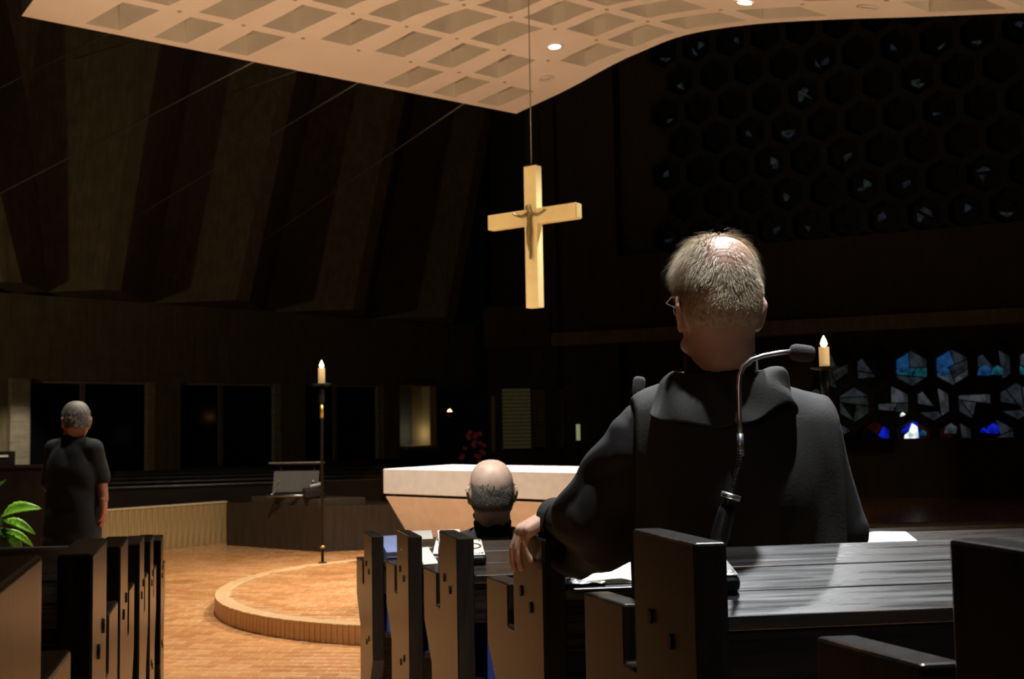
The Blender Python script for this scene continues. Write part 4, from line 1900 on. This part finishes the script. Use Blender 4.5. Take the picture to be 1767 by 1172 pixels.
for s in (-1, 1):
    hp = pel + V((s * .09, 0, -.03))
    F.cap(hp, .085, V((hp.x, hp.y + .02, FZ + .50)), .058)
    F.cap(V((hp.x, hp.y + .02, FZ + .50)), .056, V((hp.x, hp.y, FZ + .10)), .036)
    F.cap(V((hp.x, hp.y - .03, FZ + .05)), .036, V((hp.x + s * .02, hp.y + .14, FZ + .035)), .030)
mb = F.mesh('body', .0047, 3)
body1 = linkme('body', mb, 'skin', me_, True, None)
body1.location = OFF


def in1(p):
    """hair region in head coordinates, with the thin crown"""
    # hair line: nape at the back, temples at the sides
    if p.y > .085:
        return 0
    zlow = -.055 - .9 * max(0, -p.y - .02) * .35 if p.y < .03 else -.02 + (p.y - .03) * .9
    if p.y < -.02:
        zlow = -.085
    if p.z < zlow:
        return 0
    if abs(p.x) > .077 and -.09 < p.z < -.012 and -.035 < p.y < .03:
        return 0
    c = V((.004, -.074, .066))
    dd = (p - c)
    r2 = math.sqrt((dd.x / 1.15) ** 2 + dd.y ** 2 + (dd.z * .9) ** 2)
    if r2 < .032:
        return .03
    if r2 < .060:
        return .03 + .97 * ((r2 - .032) / .028) ** 1.3
    if p.z > .0:
        return 1
    return 1


def len1(p):
    if p.z > .05 and p.y > -.03:
        return .040
    return .004 + .024 * max(0, min(1, (p.z + .085) / .145)) ** 1.4 + .012 * max(0, min(1, (-p.x - .02) / .04)) * max(0, min(1, (p.z + .01) / .05))


# close cap: the crown stays bare
def in1cap(p):
    return in1(p) if in1(p) > .55 else 0


h1 = hairmesh('hair', mb, hc, Q1, KH, lambda p: in1(p), me_, 'hair1', 15000, len1, .5, .5, 2, .0010, .0)
h1.location = OFF
# the cap under the strands, cut away at the crown
bm = bmesh.new()
bm.from_mesh(mb)
bm.normal_update()
qi = Q1.inverted()
kill = [f for f in bm.faces if not all(in1((qi @ (v.co - hc)) / KH) > .6 for v in f.verts)]
bmesh.ops.delete(bm, geom=kill, context='FACES')
for v in bm.verts:
    v.co += v.normal * .0012
cap1 = link('hair_base', bm, 'hair1', me_, True)
cap1.location = OFF
# the strand mesh keeps only strands: remove scalp copy
bm = bmesh.new()
bm.from_mesh(h1.data)
scal = [f for f in bm.faces if len(f.verts) == 4 and f.calc_area() > 1.6e-5]
bmesh.ops.delete(bm, geom=scal, context='FACES')
bm.to_mesh(h1.data)
bm.free()
ey = empty('eyes_root') if False else None
_T = lambda x, y, z: T1(x, y, z) + OFF
eyes(_T, KH, me_)
# glasses
gl = bmesh.new()
for s in (-1, 1):
    pts = [T1(s * .034 + .026 * math.cos(a), .106, -.020 + .019 * math.sin(a)) + OFF for a in [2 * PI * k / 20 for k in range(21)]]
    tube(gl, pts, .0011, 6, False)
    tube(gl, [T1(s * .060, .104, -.012) + OFF, T1(s * .085, .075, -.010) + OFF, T1(s * .0905, .02, -.008) + OFF, T1(s * .0905, -.004, -.012) + OFF, T1(s * .090, -.020, -.030) + OFF], .0013, 6)
tube(gl, [T1(-.009, .110, -.016) + OFF, T1(0, .114, -.012) + OFF, T1(.009, .110, -.016) + OFF], .0011, 6)
link('glasses', gl, 'chrome', me_, True)


def inflate(me, f):
    """move every vertex by f(position, normal); normals are read once"""
    ns = [v.vector.copy() for v in me.vertex_normals]
    cs = [v.co.copy() for v in me.vertices]
    out = []
    for c, n_ in zip(cs, ns):
        out.extend(c + f(c, n_))
    me.vertices.foreach_set('co', out)
    me.update()


# habit: body and sleeves
F = Fig()
F.cap(nb + V((0, .0, .028)), .062, nb - V((0, 0, .05)), .080)
F.cap(shL + V((.01, 0, -.01)), .080, shR - V((.01, 0, .01)), .080)
F.cap(nb - V((.03, .005, .055)), .070, shL, .075)
F.cap(nb - V((-.03, .005, .055)), .070, shR, .075)
F.ell(mid - V((0, 0, .12)), (.200, .135, .20), None, 2.4)
F.ell(pel + V((0, 0, .14)), (.200, .135, .26), None, 2.5)
F.ell(pel + V((0, .0, -.12)), (.205, .145, .30), None, 2.5)
F.ell(V((pel.x, pel.y, FZ + .28)), (.235, .165, .30), None, 3.0)
habit = F.mesh('habit', .009, 8)


def _habit(c, n_):
    a = math.atan2(c.y - pel.y, c.x - pel.x)
    k = max(0, min(1, (1.35 - c.z) / .8))
    d = n_ * (k * .014 * math.sin(a * 11 + 3 * mnoise.noise(c * 3)) + .005 * mnoise.noise(V((c.x * 9, c.y * 9, c.z * 3))))
    if c.z < FZ + .012:
        d.z += FZ + .012 - c.z
    return d


inflate(habit, _habit)
ho = linkme('habit', habit, 'robe', me_, True)
ho.location = OFF
# left sleeve, wide and hanging below the forearm
F = Fig()
F.cap(shL + V((.0, 0, -.005)), .083, elL + V((.01, 0, .0)), .082)
F.cap(shL + V((.03, .0, -.08)), .06, elL + V((.05, 0, -.02)), .07)
cu = elL.lerp(wrL, .86)
F.cap(elL, .078, cu + V((0, 0, -.012)), .052)
F.cap(elL + V((.02, .0, -.05)), .062, cu + V((0.01, 0, -.055)), .030)
F.cap(at(1092, 770, 2.56), .074, at(990, 892, 2.74), .060)
F.cap(at(1040, 955, 2.66), .045, at(985, 975, 2.78), .034)
F.cap(at(1003, 985, 2.72), .028, at(965, 970, 2.80), .024)
slv = F.mesh('sleeve', .007, 9)
ax = (cu - elL).normalized()
inflate(slv, lambda c, n_: n_ * (.003 * math.sin(c.z * 45 + c.x * 30 + 3 * mnoise.noise(c * 6)) + .006 * mnoise.noise(c * 9)))
so = linkme('sleeve', slv, 'sleeve', me_, True)
so.location = OFF
# cuff: open ring at the wrist
bm = bmesh.new()
d = (wrL - elL).normalized()
a0 = d.orthogonal().normalized()
b0 = d.cross(a0)
rings = []
for (k, r) in ((.80, .054), (1.07, .050), (1.075, .046), (.86, .038)):
    c = elL.lerp(wrL, k) - V((0, 0, .012)) + OFF
    rings.append([bm.verts.new(c + (a0 * math.cos(q) + b0 * math.sin(q)) * r * (1.0 + .35 * max(0, -(a0 * math.cos(q) + b0 * math.sin(q)).z))) for q in [2 * PI * j / 28 for j in range(28)]])
for a, b in zip(rings, rings[1:]):
    for j in range(28):
        bm.faces.new((a[j], a[(j + 1) % 28], b[(j + 1) % 28], b[j]))
link('cuff', bm, 'sleeve', me_, True)
# right sleeve
F = Fig()
F.cap(shR, .084, elR + V((-.005, 0, .0)), .075)
F.cap(shR + V((-.03, 0, -.08)), .07, elR + V((-.03, 0, -.12)), .085)
F.cap(elR + V((.0, 0, .0)), .074, elR.lerp(wrR, .8), .058)
F.cap(elR + V((0, 0, -.10)), .070, elR.lerp(wrR, .7) + V((0, 0, -.05)), .04)
slr = F.mesh('sleeve', .008, 9)
inflate(slr, lambda c, n_: n_ * .005 * math.sin(c.x * 90 + 2.5 * mnoise.noise(V((c.x * 5, c.y * 5, c.z * 2)))))
so = linkme('sleeve', slr, 'sleeve', me_, True)
so.location = OFF

# scapular: a panel laid over the shoulders, back and front
bmh = bmesh.new()
bmh.from_mesh(habit)
for src in (slv, slr):
    bmh.from_mesh(src)
bv = BVHTree.FromBMesh(bmh)
cxs = (shL.x + shR.x) / 2 + .002
half = .228
cols_, rows_ = 44, 60
grid = []
for i in range(cols_ + 1):
    u = -1 + 2 * i / cols_
    x_ = cxs + u * half
    cl = []
    zc_ = mid.z - .09 + (shL.z - mid.z) * (-u) * .6
    for j in range(rows_ + 1):
        t_ = j / rows_
        # path: from low on the back, up, over the shoulder and down the front
        if t_ < .55:
            k = t_ / .55
            z = (FZ + .12) + (zc_ - FZ - .12) * k
            org, dr = V((x_, pel.y, z)), V((0, -1, 0))
            if z > mid.z - .25:
                org.y = mid.y
        else:
            k = min(1, (t_ - .55) / .27)
            an = k * PI
            org, dr = V((x_, mid.y, zc_)), V((0, -math.cos(an), math.sin(an)))
            if t_ > .82:
                k = (t_ - .82) / .18
                org, dr = V((x_, mid.y, zc_ - .9 * k)), V((0, 1, 0))
        # outermost surface: shoot from outside inwards
        hit = bv.ray_cast(org + dr * 1.2, -dr, 1.2)
        if hit[0] is not None:
            P = hit[0] + dr * .020
        else:
            P = org + dr * .02
        cl.append(P)
    grid.append(cl)
bmh.free()
# relax the sheet so that it spans hollows like cloth
for it in range(5):
    ng = [c[:] for c in grid]
    for i in range(cols_ + 1):
        for j in range(1, rows_):
            nb_ = [grid[i][j - 1], grid[i][j + 1]]
            if 0 < i < cols_:
                nb_ += [grid[i - 1][j], grid[i + 1][j]]
            av = sum(nb_, V()) / len(nb_)
            ng[i][j] = grid[i][j].lerp(av, .5)
    grid = ng
bm = bmesh.new()
vg = [[bm.verts.new(p + OFF + V((0, -.010 * math.exp(-((j / rows_ - .3) / .3) ** 2), .010))) for j, p in enumerate(c)] for c in grid]
for i in range(cols_):
    for j in range(rows_):
        u = -1 + 2 * (i + .5) / cols_
        ft = vg[i][j].co - OFF
        # neck opening
        if (V((ft.x - nb.x, ft.y - nb.y)).length < .075) and ft.z > nb.z - .12:
            continue
        bm.faces.new((vg[i][j], vg[i + 1][j], vg[i + 1][j + 1], vg[i][j + 1]))
bmesh.ops.recalc_face_normals(bm, faces=bm.faces)
for v in bm.verts:
    v.co += v.normal * (.005 * mnoise.noise(V((v.co.x * 14, v.co.y * 8, v.co.z * 4))) + .002 * mnoise.noise(v.co * 40))
so = link('scapular', bm, 'scap', me_, True)
md = so.modifiers.new('thick', 'SOLIDIFY')
md.thickness = .004
md.offset = -1
# hood lying on the back: deep cowl round the neck
bm = bmesh.new()
NPH, NV = 72, 22
hood = []
for i in range(NPH):
    ph = 2 * PI * i / NPH               # 0 = back, +90 = right
    c_, s_ = math.cos(ph), math.sin(ph)
    back = max(0, c_)
    row = []
    side = abs(s_)
    for j in range(NV + 1):
        t_ = j / NV
        r0 = .074 + .012 * back
        rl = .142 * side ** 1.4 + .125 * back + .10 * max(0, -c_)
        r1 = max(.115, rl)
        dg_ = math.degrees(ph)
        hem = -.050 - .050 * back ** 1.5 - .025 * side + .040 * math.exp(-((dg_ - 38) / 16) ** 2)
        if t_ < .22:
            k = t_ / .22
            r = r0 + (.022) * k
            z = -.028 + .038 * math.sin(k * PI / 2) - .012 * back
        else:
            k = (t_ - .22) / .78
            r = r0 + .022 + (r1 - r0 - .022) * (k ** .75)
            z = .010 - .012 * back + (hem - .01) * (k ** 1.25)
        fold = .009 * math.sin(ph * 5 + 1.3 + 4 * t_) * t_ + .007 * math.sin(ph * 9 - 6 * t_) * t_
        P = nb + V((s_ * (r + fold) * 1.05, -c_ * (r + fold) * (.80 + .1 * back), z + .012 + fold * .4 + (.022 * max(0, -s_)) * 0))
        row.append(P)
    hood.append(row)
# right flap stands up in a crease
for i in range(NPH):
    ph = 2 * PI * i / NPH
    g = math.exp(-((math.degrees(ph) - 52) / 13) ** 2)
    for j in range(NV + 1):
        t_ = j / NV
        hood[i][j] = hood[i][j] + V((.012, -.020, .020)) * g * math.exp(-((t_ - .42) / .22) ** 2)
vg = [[bm.verts.new(p + OFF) for p in row] for row in hood]
for i in range(NPH):
    for j in range(NV):
        bm.faces.new((vg[i][j], vg[(i + 1) % NPH][j], vg[(i + 1) % NPH][j + 1], vg[i][j + 1]))
bmesh.ops.recalc_face_normals(bm, faces=bm.faces)
so = link('hood', bm, 'scap', me_, True)
md = so.modifiers.new('thick', 'SOLIDIFY')
md.thickness = .005
md = so.modifiers.new('sub', 'SUBSURF')
md.levels = 1
md.render_levels = 1
link('collar', lathe([(.084, -.04), (.081, .030), (.078, .034), (.074, .03), (.074, -.04)], 40, nb + OFF + V((0, -.004, .020))), 'robe', me_, True)
for s in (-1, 1):
    F = Fig()
    F.cap((pel.x + s * .09, pel.y - .03, FZ + .045), .044, (pel.x + s * .11, pel.y + .17, FZ + .036), .035)
    so = linkme('shoe', F.mesh('shoe', .01, 3), 'shoe', me_, True)
    so.location = OFF
tag(me_, 'person in a black hooded habit standing with one hand on a stall post', 'person')

# =================================================================== PERSON 2, seated
FZ2 = FLZ[3]
D2 = 4.34
h2 = at(848, 845, D2)
K2 = .93 * 79 * D2 / FOC / .158
Q2 = headrot(9, 2, 0)
n2 = at(850, 908, D2 + .01)
s2L, s2R = at(788, 950, D2 + .06), at(915, 950, D2 + .06)
p2 = V((n2.x + .03, D2 + .02, FZ2 + .60))
pe2 = empty('person', (p2.x, p2.y, FZ2))
O2 = -V((p2.x, p2.y, FZ2))
F = Fig()
T2 = head(F, h2, Q2, K2, n2, .066, -.022)
F.cap(s2L, .06, s2R, .06)
F.cap(n2, .07, n2 - V((0, 0, .12)), .10)
F.ell((s2L + s2R) / 2 - V((0, 0, .18)), (.17, .11, .22), None, 2.3)
F.ell(p2 + V((0, 0, .05)), (.17, .12, .15))
E2 = []
for s, S_ in ((-1, s2L), (1, s2R)):
    e = S_ + V((s * .05, .05, -.27))
    w_ = V((p2.x + s * .07, p2.y + .33, p2.z + .08))
    E2.append((S_, e, w_))
    F.cap(S_, .052, e, .042)
    F.cap(e, .040, w_, .027)
    hand(F, w_, (-s * .25, .93, -.2), (0, .2, 1), (-s, 0, 0), (20, 20, 15), 1.0)
    kn = V((p2.x + s * .10, p2.y + .44, FZ2 + .52))
    F.cap(p2 + V((s * .09, 0, -.03)), .085, kn, .060)
    F.cap(kn, .058, V((kn.x, kn.y - .03, FZ2 + .09)), .038)
    F.cap(V((kn.x, kn.y - .06, FZ2 + .05)), .036, V((kn.x, kn.y + .10, FZ2 + .035)), .028)
mb2 = F.mesh('body', .0052, 3)
o = linkme('body', mb2, 'skin2', pe2, True)
o.location = O2


def in2(p):
    if p.y > .045 or p.z < -.075 or p.z > .03:
        return 0
    if abs(p.x) > .077 and p.z < .014 and -.035 < p.y < .03:
        return 0
    up = .012 + .018 * (abs(p.x) / .08)
    base = min(1, max(0, (up + .012 - p.z) / .03)) * min(1, max(0, (p.z + .078) / .03))
    return .9 * base


h_ = hairmesh('hair', mb2, h2, Q2, K2, in2, pe2, 'hair2', 12000, lambda p: .007, .15, .5, 5, .0012, .0006)
h_.location = O2
bm = bmesh.new()
bm.from_mesh(h_.data)
big = [f for f in bm.faces if len(f.verts) == 4 and f.calc_area() > 1.4e-5]
qi2 = Q2.inverted()
kill = [f for f in big if in2((qi2 @ (f.calc_center_median() - h2)) / K2) < 9]
bmesh.ops.delete(bm, geom=kill, context='FACES')
bm.to_mesh(h_.data)
bm.free()
eyes(lambda x, y, z: T2(x, y, z) + O2, K2, pe2)
gl = bmesh.new()
for s in (-1, 1):
    tube(gl, [T2(s * .034 + .026 * math.cos(a), .106, -.020 + .019 * math.sin(a)) + O2 for a in [2 * PI * k / 16 for k in range(17)]], .0014, 6, False)
    tube(gl, [T2(s * .062, .104, -.008) + O2, T2(s * .088, .075, -.006) + O2, T2(s * .090, .0, -.006) + O2, T2(s * .089, -.02, -.03) + O2], .0016, 6)
link('glasses', gl, 'iron', pe2, True)
F = Fig()
F.cap(n2 + V((0, 0, -.03)), .072, n2 - V((0, 0, .08)), .09)
F.cap(s2L, .072, s2R, .072)
F.cap(n2 - V((.02, 0, .06)), .07, s2L, .07)
F.cap(n2 - V((-.02, 0, .06)), .07, s2R, .07)
F.ell((s2L + s2R) / 2 - V((0, 0, .18)), (.195, .135, .25), None, 2.4)
F.ell(p2 + V((0, 0, .06)), (.195, .14, .18), None, 2.4)
for S_, e, w_ in E2:
    F.cap(S_, .07, e, .056)
    F.cap(e, .055, e.lerp(w_, .9), .042)
for s in (-1, 1):
    kn = V((p2.x + s * .10, p2.y + .44, FZ2 + .52))
    F.cap(p2 + V((s * .09, 0, -.02)), .10, kn, .078)
    F.cap(kn, .076, V((kn.x, kn.y - .03, FZ2 + .14)), .07)
g2 = F.mesh('clothes', .009, 6)
inflate(g2, lambda c, n_: n_ * .006 * mnoise.noise(c * 11))
o = linkme('suit', g2, 'shirt', pe2, True)
o.location = O2
o = link('collar', lathe([(.068, -.045), (.074, -.010), (.073, .0), (.068, .0), (.064, -.045)], 36, n2 + O2 + V((0, -.003, .022))), 'shirt', pe2, True)
o = link('collar_fold', lathe([(.078, -.058), (.080, -.040), (.074, -.022), (.072, -.022), (.072, -.05)], 36, n2 + O2 + V((0, -.003, .020))), 'shirt', pe2, True)
for s in (-1, 1):
    kn = V((p2.x + s * .10, p2.y + .44, FZ2 + .52))
    F = Fig()
    F.cap((kn.x, kn.y - .07, FZ2 + .045), .043, (kn.x, kn.y + .12, FZ2 + .034), .033)
    o = linkme('shoe', F.mesh('shoe', .01, 3), 'shoe', pe2, True)
    o.location = O2
tag(pe2, 'bald bespectacled person in dark clothes seated before the altar', 'person')

# =================================================================== PERSON 3, standing far left
D3 = 7.15
h3 = at(131, 722, D3)
K3 = 1.0
Q3 = headrot(38, -2, 0)
n3 = at(128, 752, D3)
s3L, s3R = at(97, 776, D3 + .02), at(159, 776, D3 - .02)
e3R, w3R = at(174, 824, D3 + .0), at(179, 862, D3 - .02)
e3L, w3L = at(86, 832, D3 + .05), at(92, 868, D3 + .15)
p3 = at(126, 882, D3)
pe3 = empty('person', (p3.x, p3.y, 0))
O3 = -V((p3.x, p3.y, 0))
F = Fig()
T3 = head(F, h3, Q3, K3, n3, .060, -.03)
F.cap(s3L, .055, s3R, .055)
F.ell((s3L + s3R) / 2 - V((0, 0, .16)), (.14, .10, .22), None, 2.3)
F.ell(p3 + V((0, 0, .04)), (.14, .11, .16))
F.cap(n3, .06, n3 - V((0, 0, .09)), .08)
for S_, e, w_, s in ((s3L, e3L, w3L, -1), (s3R, e3R, w3R, 1)):
    F.cap(S_, .052, e, .042)
    F.cap(e, .041, w_, .029)
    hand(F, w_, (0, .12, -1), (s, -.2, 0), (-.1, 1, .1), (12, 16, 12), 1.08)
for s in (-1, 1):
    hp = p3 + V((s * .08, 0, -.03))
    F.cap(hp, .080, V((hp.x, hp.y + .01, .50)), .056)
    F.cap(V((hp.x, hp.y + .01, .50)), .055, V((hp.x, hp.y, .10)), .036)
    F.cap(V((hp.x, hp.y - .03, .045)), .034, V((hp.x - .04, hp.y + .13, .032)), .028)
mb3 = F.mesh('body', .0062, 2)
o = linkme('body', mb3, 'skin3', pe3, True)
o.location = O3


def in3(p):
    if p.y > .06 or p.z < -.06:
        return 0
    if p.z > .055 + .02 * mnoise.noise(p * 30):
        return .08
    if abs(p.x) > .079 and p.z < .005 and -.035 < p.y < .03:
        return 0
    return 1


h_ = hairmesh('hair', mb3, h3, Q3, K3, in3, pe3, 'hair3', 2600, lambda p: .022, .35, .5, 6, .0028, .002)
h_.location = O3
eyes(lambda x, y, z: T3(x, y, z) + O3, K3, pe3)
F = Fig()
F.cap(n3 + V((0, 0, -.02)), .070, n3 - V((0, 0, .08)), .085)
F.cap(s3L, .068, s3R, .068)
F.cap(n3 - V((.02, 0, .05)), .06, s3L, .066)
F.cap(n3 - V((-.02, 0, .05)), .06, s3R, .066)
F.ell((s3L + s3R) / 2 - V((0, 0, .18)), (.170, .13, .24), None, 2.4)
F.ell(p3 + V((0, 0, .05)), (.165, .135, .26), None, 2.4)
F.ell(V((p3.x, p3.y, .60)), (.178, .15, .58), None, 3.6)
F.ell(V((p3.x, p3.y, .95)), (.172, .14, .40), None, 3.0)
F.cap(s3R, .070, e3R, .060)
F.cap(s3L, .070, e3L, .060)
g3 = F.mesh('habit', .010, 5)
inflate(g3, lambda c, n_: n_ * (max(0, min(1, (1.0 - c.z) / .8)) * .010 * math.sin(math.atan2(c.y - p3.y, c.x - p3.x) * 9) + .006 * mnoise.noise(c * 10)))
o = linkme('habit', g3, 'robe3', pe3, True)
o.location = O3
for s in (-1, 1):
    F = Fig()
    F.cap((p3.x + s * .08, p3.y - .04, .042), .041, (p3.x + s * .08 - .05, p3.y + .15, .034), .032)
    o = linkme('shoe', F.mesh('shoe', .01, 3), 'shoe', pe3, True)
    o.location = O3
tag(pe3, 'person in black standing at the far left, back turned, bare forearm hanging', 'person')

# =================================================================== POTTED PLANT
PD = 6.25
g = at(2, 945, PD)
pl = empty('potted_plant', (g.x, g.y, 0))
link('pot', lathe([(0, 0), (.15, 0), (.17, .02), (.21, .42), (.225, .43), (.225, .47), (.20, .47), (.19, .42), (0, .42)], 28), 'pot', pl, True)
link('soil', lathe([(0, .40), (.185, .40), (.185, .415), (0, .43)], 20), 'soil', pl, True)
root = V((0, 0, .43))


def leaf(tip, base, w_, up, mat, curl=.03):
    bm = bmesh.new()
    tip, base = V(tip), V(base)
    d = tip - base
    L_ = d.length
    d.normalize()
    s = d.cross(V(up)).normalized()
    u_ = s.cross(d)
    n = 14
    rows = []
    for k in range(n + 1):
        t = k / n
        wd_ = w_ * (math.sin(PI * t ** .75) ** .85) + .0008
        c = base + d * L_ * t + u_ * (curl * math.sin(PI * t) * 1.2)
        rows.append([bm.verts.new(c + s * wd_ * q + u_ * (abs(q) * wd_ * .28 + .004 * math.sin(t * 40) * abs(q))) for q in (-1, -.5, 0, .5, 1)])
    for a, b in zip(rows, rows[1:]):
        for q in range(4):
            bm.faces.new((a[q], a[q + 1], b[q + 1], b[q]))
    o = link('leaf', bm, mat, pl, True)
    md = o.modifiers.new('t', 'SOLIDIFY')
    md.thickness = .0015
    return o


def PL(x, y, dd=0):
    return at(x, y, PD + dd) - V((g.x, g.y, 0))


hub = PL(-6, 905)
specs = [((10, 828), (-8, 873), .020, 'leaf'), ((73, 878), (4, 890), .034, 'leaf'), ((62, 923), (8, 898), .022, 'leaf'), ((58, 944), (6, 915), .018, 'leaf'), ((38, 952), (-4, 912), .030, 'leafd'), ((-60, 850), (-14, 890), .04, 'leaf'), ((-70, 910), (-10, 905), .035, 'leafd')]
for k, (tp, bs, w_, mt_) in enumerate(specs):
    b_p = PL(bs[0], bs[1], -.02 * k)
    leaf(PL(tp[0], tp[1], -.10 + .03 * k), b_p, w_ * 1.25, (0, -.75, .6), mt_)
    bm = bmesh.new()
    tube(bm, [root + V((.01 * k - .03, 0, 0)), root.lerp(hub, .6) + V((.008 * k - .02, 0, 0)), hub + V((0, 0, -.03)), b_p], .006, 6)
    link('stem', bm, 'stem', pl, True)
tag(pl, 'bright green large-leaved potted plant at the left edge', 'plant')
